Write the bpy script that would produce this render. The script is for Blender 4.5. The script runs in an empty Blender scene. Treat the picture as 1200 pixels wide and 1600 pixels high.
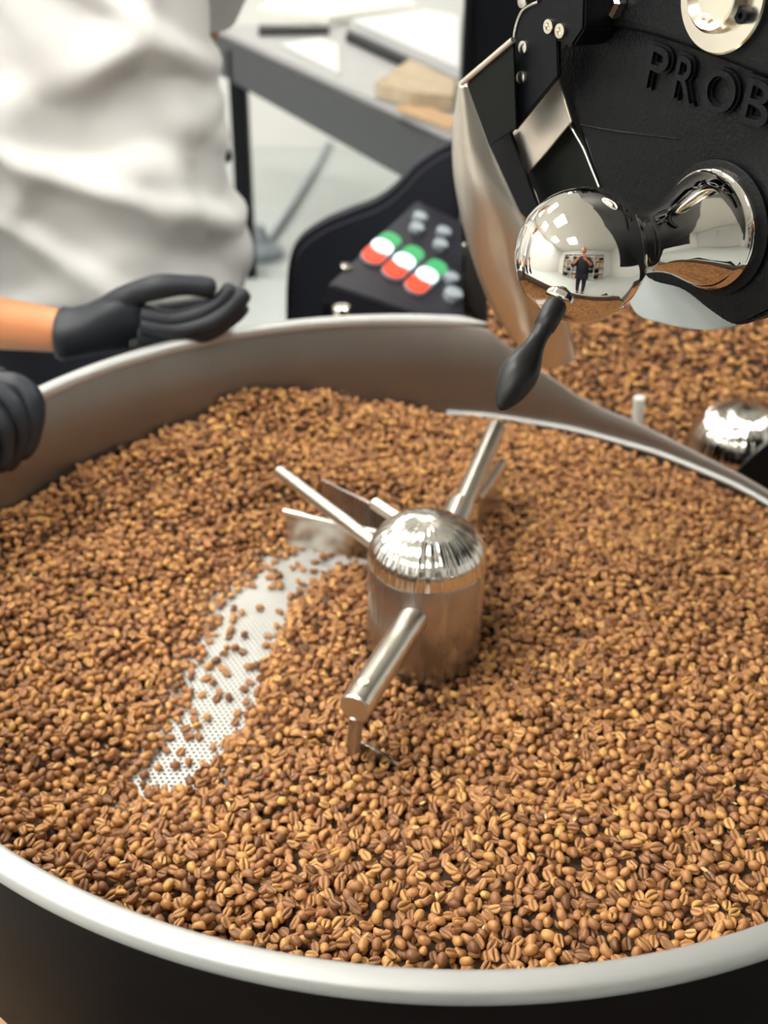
import bpy, bmesh, math, random
import numpy as np
from mathutils import Vector, Matrix, noise

random.seed(7)
S = bpy.context.scene
COL = S.collection

# ------------------------------------------------------------------ camera
CAM = Vector((-0.0379, -0.7899, 0.4733))
AX_R = Vector((0.9999, 0.0089, 0.0148)).normalized()
AX_F = Vector((0.0, 0.858, -0.5137)).normalized()
AX_U = AX_R.cross(AX_F).normalized()
FPX = 1700.0
cd = bpy.data.cameras.new('camera')
cd.sensor_fit = 'VERTICAL'; cd.sensor_height = 36; cd.sensor_width = 27
cd.lens = FPX / 1600 * 36
cd.clip_start = 0.01
cd.dof.use_dof = True
cd.dof.focus_distance = 0.665
cd.dof.aperture_fstop = 6.0
cam = bpy.data.objects.new('camera', cd)
COL.objects.link(cam)
m = Matrix((AX_R, AX_U, -AX_F)).transposed().to_4x4()
m.translation = CAM
cam.matrix_world = m
S.camera = cam

# ------------------------------------------------------------------ world, light, exposure
w = bpy.data.worlds.new('world'); S.world = w
w.use_nodes = True
w.node_tree.nodes['Background'].inputs[0].default_value = (0.9, 0.95, 1.0, 1)
w.node_tree.nodes['Background'].inputs[1].default_value = 0.25
S.view_settings.view_transform = 'Standard'
S.view_settings.look = 'None'
S.view_settings.exposure = 0.08
S.view_settings.gamma = 1.0
S.view_settings.use_curve_mapping = False
S.cycles.use_denoising = True
S.cycles.max_bounces = 8
S.cycles.caustics_reflective = False
S.cycles.caustics_refractive = False
FLOOR = -0.85
CEIL = 1.95
LAMP_POWER = 30.5
LAMPS = [(-1.1, -0.1, 0.62), (-1.15, 1.55, 0.62), (0.95, 0.15, 0.62), (-2.0, 2.9, 0.62), (-1.0, -1.9, 0.62), (-2.4, -1.2, 0.62), (-2.3, 0.6, 0.62), (0.2, 3.4, 0.62)]

# ------------------------------------------------------------------ helpers
def ray(px, py):
    return AX_F + AX_R * ((px - 600) / FPX) - AX_U * ((py - 800) / FPX)
def at_z(px, py, z):
    d = ray(px, py); return CAM + d * ((z - CAM.z) / d.z)
def at_y(px, py, y):
    d = ray(px, py); return CAM + d * ((y - CAM.y) / d.y)
FN = Vector((-0.839, -0.545, 0)).normalized()          # outward normal of the roaster's face
FT = Vector((0.545, -0.839, 0)).normalized()           # to the right along the face
BALL = CAM + ray(908, 400) * 0.62
FACE0 = BALL - FN * 0.110
def at_face(px, py, off=0.0):
    d = ray(px, py); o = FACE0 + FN * off
    return CAM + d * ((o - CAM).dot(FN) / d.dot(FN))

def mat(name, base, rough=0.5, metal=0.0, spec=0.5, coat=0.0, noise_amt=0.0, noise_scale=20.0, bump=0.0, bump_scale=60.0,
        second=None, stretch=None, aniso=0.0, emit=None, estr=0.0, rough_var=0.0, sheen=0.0):
    mt = bpy.data.materials.new(name); mt.use_nodes = True
    nt = mt.node_tree; b = nt.nodes['Principled BSDF']
    b.inputs['Base Color'].default_value = (*base, 1)
    b.inputs['Roughness'].default_value = rough
    b.inputs['Metallic'].default_value = metal
    b.inputs['Specular IOR Level'].default_value = spec
    b.inputs['Coat Weight'].default_value = coat
    b.inputs['Anisotropic'].default_value = aniso
    b.inputs['Sheen Weight'].default_value = sheen
    tc = nt.nodes.new('ShaderNodeTexCoord'); mp = nt.nodes.new('ShaderNodeMapping')
    nt.links.new(tc.outputs['Object'], mp.inputs['Vector'])
    if stretch: mp.inputs['Scale'].default_value = stretch
    nz = nt.nodes.new('ShaderNodeTexNoise'); nz.inputs['Scale'].default_value = noise_scale
    nz.inputs['Detail'].default_value = 4
    nt.links.new(mp.outputs[0], nz.inputs['Vector'])
    if noise_amt > 0 or second:
        mx = nt.nodes.new('ShaderNodeMix'); mx.data_type = 'RGBA'
        mx.inputs[6].default_value = (*base, 1)
        s = second or tuple(c * (1 - noise_amt) for c in base)
        mx.inputs[7].default_value = (*s, 1)
        nt.links.new(nz.outputs['Fac'], mx.inputs[0]); nt.links.new(mx.outputs[2], b.inputs['Base Color'])
    if rough_var > 0:
        mr = nt.nodes.new('ShaderNodeMapRange')
        mr.inputs[3].default_value = max(0.02, rough - rough_var); mr.inputs[4].default_value = rough + rough_var
        nt.links.new(nz.outputs['Fac'], mr.inputs[0]); nt.links.new(mr.outputs[0], b.inputs['Roughness'])
    if bump > 0:
        n2 = nt.nodes.new('ShaderNodeTexNoise'); n2.inputs['Scale'].default_value = bump_scale; n2.inputs['Detail'].default_value = 5
        nt.links.new(mp.outputs[0], n2.inputs['Vector'])
        bp = nt.nodes.new('ShaderNodeBump'); bp.inputs['Strength'].default_value = bump; bp.inputs['Distance'].default_value = 0.002
        nt.links.new(n2.outputs['Fac'], bp.inputs['Height']); nt.links.new(bp.outputs[0], b.inputs['Normal'])
    if emit:
        b.inputs['Emission Color'].default_value = (*emit, 1); b.inputs['Emission Strength'].default_value = estr
    return mt

M = dict(
    chrome=mat('polished_chrome', (0.78, 0.75, 0.70), 0.045, 1.0),
    satin=mat('satin_steel', (0.64, 0.61, 0.56), 0.24, 1.0, noise_amt=0.15, noise_scale=12, rough_var=0.05, stretch=(1, 1, 8)),
    dome=mat('spun_steel_dome', (0.80, 0.78, 0.74), 0.11, 1.0, aniso=0.75),
    hubside=mat('scuffed_steel', (0.66, 0.63, 0.61), 0.27, 1.0, noise_amt=0.5, noise_scale=60, stretch=(1, 1, 0.1), rough_var=0.1),
    rod=mat('rod_steel', (0.80, 0.76, 0.68), 0.3, 1.0, noise_amt=0.15, noise_scale=40),
    rim=mat('brushed_rim_steel', (0.50, 0.51, 0.50), 0.5, 0.6, noise_amt=0.1, noise_scale=30),
    wall=mat('brushed_wall_steel', (0.27, 0.245, 0.225), 0.42, 0.95, noise_amt=0.25, noise_scale=9, stretch=(1, 1, 0.15), rough_var=0.06),
    outer=mat('dark_brushed_skin', (0.007, 0.0045, 0.0040), 0.5, 0.0, 0.06, noise_amt=0.3, noise_scale=8, stretch=(1, 1, 20)),
    sieve=mat('sieve_steel', (0.62, 0.62, 0.585), 0.5, 0.25, noise_amt=0.12, noise_scale=30),
    void=mat('black_void', (0.01, 0.009, 0.008), 0.9),
    gap_shade=mat('bean_gap_shade', (0.06, 0.028, 0.012), 0.9, noise_amt=0.6, noise_scale=150, bump=0.6, bump_scale=200),  # dark tone stands in for shade in the gaps between beans
    cast=mat('black_cast_enamel', (0.0035, 0.0045, 0.006), 0.38, 0.0, 0.18, bump=0.35, bump_scale=420, noise_amt=0.2),
    black=mat('black_powder_coat', (0.0045, 0.0055, 0.0075), 0.45, 0, 0.14, noise_amt=0.2, bump=0.1, bump_scale=300),
    blackmatt=mat('black_plastic', (0.008, 0.008, 0.009), 0.4, 0, 0.32, noise_amt=0.15, bump=0.05, bump_scale=800),
    blacksheet=mat('dark_green_black_sheet', (0.005, 0.007, 0.006), 0.4, 0.0, 0.12),
    cream=mat('polished_warm_steel', (0.86, 0.80, 0.71), 0.38, 1.0, noise_amt=0.15, noise_scale=6, rough_var=0.05),
    galv=mat('galvanised_plate', (0.58, 0.64, 0.64), 0.45, 0.35, second=(0.36, 0.42, 0.43), noise_scale=14, rough_var=0.1, bump=0.05),
    brass=mat('pale_brass', (0.74, 0.69, 0.58), 0.24, 1.0),
    mat=mat('black_floor_sheet', (0.008, 0.008, 0.009), 0.7, 0, 0.2, noise_amt=0.3, bump=0.3, bump_scale=90),
    greysteel=mat('grey_frame', (0.045, 0.048, 0.055), 0.5, 0.3, noise_amt=0.15),
    rubber=mat('nitrile_glove', (0.014, 0.018, 0.026), 0.5, 0.0, 0.4, bump=0.25, bump_scale=120, noise_amt=0.3),
    skin=mat('skin', (0.55, 0.21, 0.08), 0.5, noise_amt=0.2, noise_scale=18, bump=0.1, bump_scale=300),
    shirt=mat('white_cotton', (0.70, 0.70, 0.69), 0.85, noise_amt=0.04, bump=0.15, bump_scale=500, sheen=0.2),
    navy=mat('navy_cloth', (0.008, 0.010, 0.020), 0.9, noise_amt=0.3, bump=0.2, bump_scale=300),
    hair=mat('dark_hair', (0.012, 0.008, 0.006), 0.5, bump=0.6, bump_scale=250),
    eye=mat('eye', (0.6, 0.6, 0.6), 0.2),
    lip=mat('lip', (0.45, 0.15, 0.11), 0.5),
    floor=mat('pale_floor', (0.56, 0.60, 0.59), 0.35, noise_amt=0.12, noise_scale=2.5, rough_var=0.1),
    wallp=mat('wall_paint', (0.74, 0.74, 0.72), 0.8, noise_amt=0.04, noise_scale=3),
    ceil=mat('ceiling_paint', (0.90, 0.87, 0.80), 0.9, noise_amt=0.04, noise_scale=3),
    lamp=mat('lamp_diffuser', (0.9, 0.9, 0.9), 0.5, emit=(1.0, 0.965, 0.90), estr=LAMP_POWER),
    white=mat('white_laminate', (0.55, 0.56, 0.56), 0.4, noise_amt=0.05),
    paper=mat('paper', (0.64, 0.64, 0.58), 0.8, noise_amt=0.05),
    table=mat('grey_table_top', (0.33, 0.33, 0.335), 0.35, noise_amt=0.15, noise_scale=5),
    card=mat('cardboard', (0.42, 0.27, 0.14), 0.8, noise_amt=0.2, noise_scale=8),
    tan=mat('sack_tan', (0.46, 0.37, 0.25), 0.9, noise_amt=0.5, noise_scale=25, bump=0.4),
    green=mat('green_lens', (0.05, 0.30, 0.12), 0.3, emit=(0.10, 0.45, 0.18), estr=0.35),
    red=mat('red_lens', (0.75, 0.06, 0.03), 0.3, emit=(1.0, 0.10, 0.05), estr=0.5),
    lit=mat('lit_lens', (0.8, 0.9, 0.95), 0.3, emit=(0.75, 0.92, 1.0), estr=0.9),
    grey=mat('grey_switch', (0.30, 0.34, 0.38), 0.4),
    panelgrey=mat('control_panel_coat', (0.022, 0.022, 0.030), 0.4, noise_amt=0.2, bump=0.1),
)

def link(o, parent=None):
    COL.objects.link(o)
    if parent is not None: o.parent = parent
    return o
def mesh_obj(name, verts, faces, m, parent=None, smooth=True):
    me = bpy.data.meshes.new(name)
    me.from_pydata([tuple(v) for v in verts], [], faces)
    me.validate(); me.update()
    bm = bmesh.new(); bm.from_mesh(me); bmesh.ops.recalc_face_normals(bm, faces=bm.faces); bm.to_mesh(me); bm.free()
    if m: me.materials.append(m)
    if smooth:
        for p in me.polygons: p.use_smooth = True
    return link(bpy.data.objects.new(name, me), parent)
def bm_obj(name, bm, m, parent=None, smooth=False):
    me = bpy.data.meshes.new(name)
    bmesh.ops.recalc_face_normals(bm, faces=bm.faces)
    bm.to_mesh(me); bm.free()
    if m: me.materials.append(m)
    if smooth:
        for p in me.polygons: p.use_smooth = True
    return link(bpy.data.objects.new(name, me), parent)
def sharp(o, deg=35):
    me = o.data
    for p in me.polygons: p.use_smooth = True
    bm = bmesh.new(); bm.from_mesh(me)
    for e in bm.edges:
        if len(e.link_faces) == 2 and e.calc_face_angle(0) > math.radians(deg): e.smooth = False
    bm.to_mesh(me); bm.free()
    return o
def tag(o, label=None, cat=None, group=None, kind=None):
    if label: o['label'] = label
    if cat: o['category'] = cat
    if group: o['group'] = group
    if kind: o['kind'] = kind
    return o
def empty(name, loc, label=None, cat=None, group=None):
    o = bpy.data.objects.new(name, None); o.empty_display_size = 0.05
    o.location = loc; COL.objects.link(o)
    bpy.context.view_layer.update()
    return tag(o, label, cat, group)
def keep(o, parent):
    """parent a mesh whose vertices are in world space under an Empty that only has a location"""
    o.parent = parent; o.location = -Vector(parent.location) if parent.parent is None else Vector((0, 0, 0))
    return o
def frame_from(z):
    z = Vector(z).normalized()
    x = z.cross(Vector((0, 0, 1)))
    if x.length < 1e-3: x = Vector((1, 0, 0))
    x.normalize(); y = z.cross(x)
    return x, y, z
def lathe_pts(profile, origin, axis, seg=48, a0=0, a1=2 * math.pi):
    """profile: list (r, h) along axis"""
    x, y, z = frame_from(axis); o = Vector(origin)
    full = abs(a1 - a0 - 2 * math.pi) < 1e-6
    n = seg if full else seg + 1
    V = []; Fc = []
    for r, h in profile:
        for k in range(n):
            a = a0 + (a1 - a0) * k / seg
            V.append(o + z * h + (x * math.cos(a) + y * math.sin(a)) * r)
    for i in range(len(profile) - 1):
        for k in range(seg):
            k2 = (k + 1) % n
            Fc.append((i * n + k, i * n + k2, (i + 1) * n + k2, (i + 1) * n + k))
    return V, Fc
def lathe(name, profile, origin, axis, m, parent=None, seg=48, sh=35):
    V, Fc = lathe_pts(profile, origin, axis, seg)
    o = mesh_obj(name, V, Fc, m, None)
    bm = bmesh.new(); bm.from_mesh(o.data); bmesh.ops.remove_doubles(bm, verts=bm.verts, dist=1e-6); bm.to_mesh(o.data); bm.free()
    sharp(o, sh)
    if parent is not None: keep(o, parent)
    return o
def rodprof(r, L, b=0.0015):
    return [(0, 0), (r - b, 0), (r, b), (r, L - b), (r - b, L), (0, L)]
def rod(name, a, b, r, m, parent=None, seg=32, bev=0.0015):
    a = Vector(a); b = Vector(b)
    return lathe(name, rodprof(r, (b - a).length, min(bev, r * .5)), a, b - a, m, parent, seg)
def box(name, c, size, m, parent=None, rot=None, bev=0.003):
    bm = bmesh.new(); bmesh.ops.create_cube(bm, size=1)
    bmesh.ops.scale(bm, vec=size, verts=bm.verts)
    if bev > 0: bmesh.ops.bevel(bm, geom=bm.edges[:], offset=min(bev, min(size) * .4), segments=2, affect='EDGES')
    if rot is not None: bmesh.ops.rotate(bm, matrix=rot, verts=bm.verts)
    bmesh.ops.translate(bm, vec=c, verts=bm.verts)
    o = bm_obj(name, bm, m); sharp(o, 30)
    if parent is not None: keep(o, parent)
    return o
def slab(name, pts, thick, m, parent=None, bev=0.0):
    """polygon of world points pushed by the vector thick"""
    bm = bmesh.new(); t = Vector(thick)
    vs = [bm.verts.new(p) for p in pts]
    f = bm.faces.new(vs)
    r = bmesh.ops.extrude_face_region(bm, geom=[f])
    bmesh.ops.translate(bm, vec=t, verts=[v for v in r['geom'] if isinstance(v, bmesh.types.BMVert)])
    if bev > 0: bmesh.ops.bevel(bm, geom=bm.edges[:], offset=bev, segments=2, affect='EDGES')
    o = bm_obj(name, bm, m); sharp(o, 30)
    if parent is not None: keep(o, parent)
    return o
def spline(pts, n=8, closed=False):
    P = [Vector(p) for p in pts]; out = []
    N = len(P)
    rng = range(N) if closed else range(N - 1)
    for i in rng:
        if closed: p0, p1, p2, p3 = P[(i - 1) % N], P[i], P[(i + 1) % N], P[(i + 2) % N]
        else: p0, p1, p2, p3 = P[max(i - 1, 0)], P[i], P[i + 1], P[min(i + 2, N - 1)]
        for k in range(n):
            t = k / n
            out.append(0.5 * ((2 * p1) + (-p0 + p2) * t + (2 * p0 - 5 * p1 + 4 * p2 - p3) * t * t + (-p0 + 3 * p1 - 3 * p2 + p3) * t ** 3))
    if not closed: out.append(P[-1])
    return out
def tube(name, pts, radii, m, parent=None, seg=16, caps=True):
    """smooth tube through world points with a radius for each point"""
    pts = [Vector(p) for p in pts]
    if not isinstance(radii, (list, tuple)): radii = [radii] * len(pts)
    V = []; Fc = []
    x = None
    for i, p in enumerate(pts):
        d = (pts[min(i + 1, len(pts) - 1)] - pts[max(i - 1, 0)]).normalized()
        if x is None: x = frame_from(d)[0]
        x = (x - d * x.dot(d)).normalized(); y = d.cross(x)
        for k in range(seg):
            a = 2 * math.pi * k / seg
            V.append(p + (x * math.cos(a) + y * math.sin(a)) * radii[i])
    for i in range(len(pts) - 1):
        for k in range(seg):
            Fc.append((i * seg + k, i * seg + (k + 1) % seg, (i + 1) * seg + (k + 1) % seg, (i + 1) * seg + k))
    if caps:
        Fc.append(tuple(range(seg))); Fc.append(tuple((len(pts) - 1) * seg + k for k in range(seg)))
    o = mesh_obj(name, V, Fc, m); sharp(o, 60)
    if parent is not None: keep(o, parent)
    return o
def skin_obj(name, nodes, edges, m, parent=None, root=0, sub=2):
    """nodes: list of (point, radius or (rx, ry)); grown with a skin modifier and baked to a mesh"""
    me = bpy.data.meshes.new(name)
    me.from_pydata([tuple(n[0]) for n in nodes], edges, [])
    o = bpy.data.objects.new(name, me); COL.objects.link(o)
    md = o.modifiers.new('skin', 'SKIN'); md.use_smooth_shade = True; md.branch_smoothing = 0.6
    for i, n in enumerate(nodes):
        r = n[1]; sv = me.skin_vertices[0].data[i]
        sv.radius = (r, r) if not isinstance(r, tuple) else r
        sv.use_root = (i == root)
    sb = o.modifiers.new('sub', 'SUBSURF'); sb.levels = sub; sb.render_levels = sub
    dg = bpy.context.evaluated_depsgraph_get()
    nm = bpy.data.meshes.new_from_object(o.evaluated_get(dg))
    nm.name = name
    bpy.data.objects.remove(o)
    nm.materials.clear(); nm.materials.append(m)
    for p in nm.polygons: p.use_smooth = True
    o = bpy.data.objects.new(name, nm); COL.objects.link(o)
    if parent is not None: keep(o, parent)
    return o

# ------------------------------------------------------------------ room shell
RX0, RX1, RY0, RY1 = -3.2, 3.0, -3.4, 5.2
def shell(name, c, size, m):
    o = box(name, c, size, m, bev=0); o['kind'] = 'structure'; return o
shell('floor', ((RX0 + RX1) / 2, (RY0 + RY1) / 2, FLOOR - 0.05), (RX1 - RX0, RY1 - RY0, 0.1), M['floor'])
shell('ceiling', ((RX0 + RX1) / 2, (RY0 + RY1) / 2, CEIL + 0.05), (RX1 - RX0, RY1 - RY0, 0.1), M['ceil'])
shell('wall_back', ((RX0 + RX1) / 2, RY1 + 0.05, (FLOOR + CEIL) / 2), (RX1 - RX0, 0.1, CEIL - FLOOR), M['wallp'])
shell('wall_front', ((RX0 + RX1) / 2, RY0 - 0.05, (FLOOR + CEIL) / 2), (RX1 - RX0, 0.1, CEIL - FLOOR), M['wallp'])
shell('wall_left', (RX0 - 0.05, (RY0 + RY1) / 2, (FLOOR + CEIL) / 2), (0.1, RY1 - RY0, CEIL - FLOOR), M['wallp'])
shell('wall_right', (RX1 + 0.05, (RY0 + RY1) / 2, (FLOOR + CEIL) / 2), (0.1, RY1 - RY0, CEIL - FLOOR), M['wallp'])
for i, (x, y, s) in enumerate(LAMPS):
    t = empty('ceiling_light', (x, y, CEIL), 'square white ceiling light panel mirrored in the chrome ball', 'ceiling light', 'ceiling light panels')
    box('frame', (x, y, CEIL - 0.012), (s + 0.05, s + 0.05, 0.022), M['white'], t)
    box('diffuser', (x, y, CEIL - 0.025), (s, s, 0.014), M['lamp'], t)

# ------------------------------------------------------------------ cooling tray
TR = 0.445            # inner radius of the wall
SIEVE = -0.165
def wall_top(deg):
    """height of the wall's top edge; it dips in front of the roaster"""
    d = deg % 360
    if d > 180: d -= 360
    prof = [(-40, -0.004), (-26, -0.03), (-14, -0.085), (0, -0.105), (32, -0.107), (43.6, -0.102), (48, -0.098), (54.4, -0.090), (59.7, -0.084), (65, -0.073), (70.2, -0.052), (75.5, -0.026), (80, -0.004)]
    if d <= prof[0][0] or d >= prof[-1][0]: return -0.004
    for (a, za), (b, zb) in zip(prof, prof[1:]):
        if a <= d <= b:
            return za + (zb - za) * (d - a) / (b - a)
tray = empty('cooling_tray', (0, 0, FLOOR), 'large round stainless steel cooling tray with dark brushed outside full of coffee beans', 'cooling tray')
NS = 360
V = []; Fc = []
for k in range(NS):
    a = 2 * math.pi * k / NS; zt = wall_top(math.degrees(a)); c, s = math.cos(a), math.sin(a)
    zs = [SIEVE - 0.02, SIEVE + 0.03, (SIEVE + 0.03 + zt) / 2, zt - 0.001]
    for z in zs: V.append((c * TR, s * TR, z))
    V.append((c * (TR + 0.0008), s * (TR + 0.0008), zt)); V.append((c * (TR + 0.0035), s * (TR + 0.0035), zt))
n = 6
for k in range(NS):
    k2 = (k + 1) % NS
    for j in range(n - 1): Fc.append((k * n + j, k2 * n + j, k2 * n + j + 1, k * n + j + 1))
keep(mesh_obj('inner_wall', V, Fc, M['wall']), tray)
# outer skin
V = []; Fc = []
for k in range(NS):
    a = 2 * math.pi * k / NS; zt = wall_top(math.degrees(a)); c, s = math.cos(a), math.sin(a)
    for r, z in ((TR + 0.0036, zt), (TR + 0.008, zt - 0.004), (TR + 0.0095, zt - 0.03), (TR + 0.0095, -0.168), (TR + 0.004, -0.186), (0.30, -0.345)):
        V.append((c * r, s * r, min(z, zt)))
for k in range(NS):
    k2 = (k + 1) % NS
    for j in range(5): Fc.append((k * 6 + j, k2 * 6 + j, k2 * 6 + j + 1, k * 6 + j + 1))
o = mesh_obj('outer_skin', V, Fc, M['outer']); sharp(o, 40); keep(o, tray); o['label'] = 'dark brushed outer skin of the tray'
# rolled rim on the full-height part
A0, A1 = 79.5, 321.0
pts = []; rr = []
NR = 260
for i in range(NR + 1):
    d = A0 + (A1 - A0) * i / NR; a = math.radians(d)
    z = 0.0
    pts.append((math.cos(a), math.sin(a), z))
V = []; Fc = []
SEG = 20
for i, (c, s, z) in enumerate(pts):
    e = min(1, i / 5 + 0.15, (NR - i) / 5 + 0.15)
    for k in range(SEG):
        t = 2 * math.pi * k / SEG
        # a rounded-rectangle section
        ct, st = math.cos(t), math.sin(t)
        dx = 0.0078 * math.copysign(abs(ct) ** 0.7, ct); dz = 0.0068 * math.copysign(abs(st) ** 0.7, st)
        r = 0.4515 + dx * e
        V.append((c * r, s * r, z - 0.0005 + dz * e))
for i in range(NR):
    for k in range(SEG): Fc.append((i * SEG + k, i * SEG + (k + 1) % SEG, (i + 1) * SEG + (k + 1) % SEG, (i + 1) * SEG + k))
Fc.append(tuple(range(SEG))); Fc.append(tuple(NR * SEG + k for k in range(SEG)))
o = keep(mesh_obj('rolled_rim', V, Fc, M['rim']), tray); o['label'] = 'pale satin rolled rim'
# pale steel bead at the foot of the dipped wall
sp = []
for i in range(61):
    a = math.radians(-10 + 95 * i / 60)
    sp.append((math.cos(a) * (TR - 0.003), math.sin(a) * (TR - 0.003), -0.1175 + 0.0004 * math.sin(i * 0.7)))
o = tube('wall_bead', sp, 0.0034, M['rim'], tray, seg=10); o['label'] = 'pale steel bead along the low wall'
# legs of the tray
for d in (45, 135, 225, 315):
    a = math.radians(d)
    rod('leg', (0.36 * math.cos(a), 0.36 * math.sin(a), FLOOR + 0.01), (0.36 * math.cos(a), 0.36 * math.sin(a), -0.343), 0.022, M['black'], tray)
lathe('air_duct', [(0, 0), (0.12, 0), (0.12, 0.38), (0.26, 0.52), (0, 0.52)], (0, 0, FLOOR + 0.0101), (0, 0, 1), M['black'], tray)

# sieve: a solid disc outside the swept strip, real holes where the plate shows
trough = [(-0.045, 0.182), (-0.0605, 0.1639), (-0.1109, 0.1623), (-0.1479, 0.1259), (-0.170, 0.0753), (-0.172, 0.0243), (-0.184, -0.0139), (-0.183, -0.0662), (-0.193, -0.0988), (-0.200, -0.1294), (-0.213, -0.155)]
t_halfw = [0.004, 0.009, 0.018, 0.021, 0.024, 0.018, 0.019, 0.017, 0.018, 0.012, 0.004]
trough = [(x + (0.009 if i > 2 else 0.0), y) for i, (x, y) in enumerate(trough)]
t_halfw = [q + 0.003 for q in t_halfw]
def trough_d(x, y):
    """signed distance outside the swept strip (<0 inside)"""
    best = 9; side = 1
    for i in range(len(trough) - 1):
        ax, ay = trough[i]; bx, by = trough[i + 1]
        dx, dy = bx - ax, by - ay; t = ((x - ax) * dx + (y - ay) * dy) / (dx * dx + dy * dy); t = min(1, max(0, t))
        d = math.hypot(x - ax - t * dx, y - ay - t * dy) - (t_halfw[i] * (1 - t) + t_halfw[i + 1] * t)
        if d < best:
            best = d; side = 1 if (dx * (y - ay) - dy * (x - ax)) > 0 else -1
    return best, side
PX0, PX1, PY0, PY1 = -0.31, -0.02, -0.22, 0.24
bm = bmesh.new()
pitch = 0.0049; hr = 0.00150
cell_n = 0
V = []; Fc = []
hexr = pitch / math.sqrt(3)
row = 0; y = PY0
def perf(x, y): return trough_d(x, y)[0] < 0.062
while y < PY1:
    x = PX0 + (pitch / 2 if row % 2 else 0)
    while x < PX1:
        if perf(x, y):
            b = len(V)
            for k in range(6):
                a = math.radians(60 * k + 30); V.append((x + hexr * math.cos(a), y + hexr * math.sin(a), SIEVE))
            for k in range(6):
                a = math.radians(60 * k + 30); V.append((x + hr * math.cos(a), y + hr * math.sin(a), SIEVE))
            for k in range(6):
                a = math.radians(60 * k + 30); V.append((x + hr * math.cos(a), y + hr * math.sin(a), SIEVE - 0.0015))
            for k in range(6):
                k2 = (k + 1) % 6
                Fc.append((b + k, b + k2, b + 6 + k2, b + 6 + k)); Fc.append((b + 6 + k, b + 6 + k2, b + 12 + k2, b + 12 + k))
        x += pitch
    y += pitch * math.sqrt(3) / 2; row += 1
me = bpy.data.meshes.new('sieve_plate'); me.from_pydata(V, [], Fc); me.update(); me.materials.append(M['sieve'])
o = link(bpy.data.objects.new('sieve_plate', me)); keep(o, tray); o['label'] = 'pale perforated steel sieve plate'
lathe('plenum_floor', [(0, 0), (TR - 0.001, 0), (TR - 0.001, 0.004), (0, 0.004)], (0, 0, SIEVE - 0.016), (0, 0, 1), M['void'], tray, seg=96)

# ------------------------------------------------------------------ bean surface
def pz(px, py, z): p = at_z(px, py, z); return (p.x, p.y)
ctrl = []      # (x, y, height of bean surface)
for px, py, z in [(0, 800, -0.087), (100, 740, -0.092), (200, 703, -0.094), (280, 668, -0.090), (350, 600, -0.066), (400, 603, -0.068), (480, 612, -0.080), (600, 628, -0.102), (720, 648, -0.116), (780, 658, -0.120), (950, 693, -0.123), (1100, 748, -0.125), (1200, 793, -0.122),
                  (400, 690, -0.105), (330, 680, -0.088), (500, 700, -0.112), (600, 760, -0.128), (420, 760, -0.125), (250, 760, -0.125), (120, 850, -0.128), (0, 900, -0.122), (300, 850, -0.142), (450, 830, -0.145), (200, 950, -0.145), (100, 1050, -0.140), (0, 1100, -0.132),
                  (180, 1060, -0.150), (60, 1200, -0.135), (150, 1250, -0.140), (260, 1230, -0.150), (0, 1300, -0.122), (200, 1380, -0.122),
                  (480, 960, -0.140), (400, 1060, -0.140), (380, 1150, -0.140), (540, 1050, -0.138), (662, 1075, -0.143), (800, 1000, -0.135), (900, 900, -0.120), (1050, 880, -0.112), (860, 780, -0.135), (1000, 800, -0.135), (1150, 850, -0.125), (780, 880, -0.140), (700, 740, -0.130),
                  (450, 1250, -0.128), (650, 1200, -0.128), (850, 1150, -0.118), (1000, 1050, -0.110), (1150, 1100, -0.100), (600, 1400, -0.110), (400, 1400, -0.118), (850, 1350, -0.105), (1050, 1350, -0.095), (1180, 1300, -0.090), (700, 1480, -0.102), (1100, 1430, -0.092)]:
    x, y = pz(px, py, z); ctrl.append((x, y, z))
for d, z in ((-100, -0.100), (-75, -0.095), (-50, -0.09), (-25, -0.09), (0, -0.105), (15, -0.115), (-125, -0.115), (-145, -0.12), (-165, -0.115), (180, -0.10)):
    ctrl.append((0.43 * math.cos(math.radians(d)), 0.43 * math.sin(math.radians(d)), z))
CA = np.array(ctrl)
GN = 121
gx = np.linspace(-0.46, 0.46, GN)
GX, GY = np.meshgrid(gx, gx, indexing='ij')
D2 = (GX[..., None] - CA[:, 0]) ** 2 + (GY[..., None] - CA[:, 1]) ** 2
W = 1 / (D2 + 0.0006) ** 2
HG = (W * CA[:, 2]).sum(-1) / W.sum(-1)
for i in range(GN):
    for j in range(GN):
        x, y = gx[i], gx[j]
        d, side = trough_d(x, y)
        # the strip is bare; its far side thins to a single layer, its near side banks up
        if side > 0: lim = SIEVE + max(0.0, d) * 0.95 + (0.004 if d > 0.001 else -0.01)
        else: lim = SIEVE - 0.004 + max(0.0, d) * 0.30 + (0.004 if d > 0.004 else -0.01)
        h = min(HG[i, j], lim) if d < 0.09 else HG[i, j]
        nn = noise.noise(Vector((x * 22, y * 22, 0.3))) * 0.004 + noise.noise(Vector((x * 60, y * 60, 5.3))) * 0.0018
        if d > 0.01: h += nn
        HG[i, j] = h
def H_tray(x, y):
    fx = (x + 0.46) / 0.92 * (GN - 1); fy = (y + 0.46) / 0.92 * (GN - 1)
    i = min(GN - 2, max(0, int(fx))); j = min(GN - 2, max(0, int(fy))); u = fx - i; v = fy - j
    return (HG[i, j] * (1 - u) + HG[i + 1, j] * u) * (1 - v) + (HG[i, j + 1] * (1 - u) + HG[i + 1, j + 1] * u) * v
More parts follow.
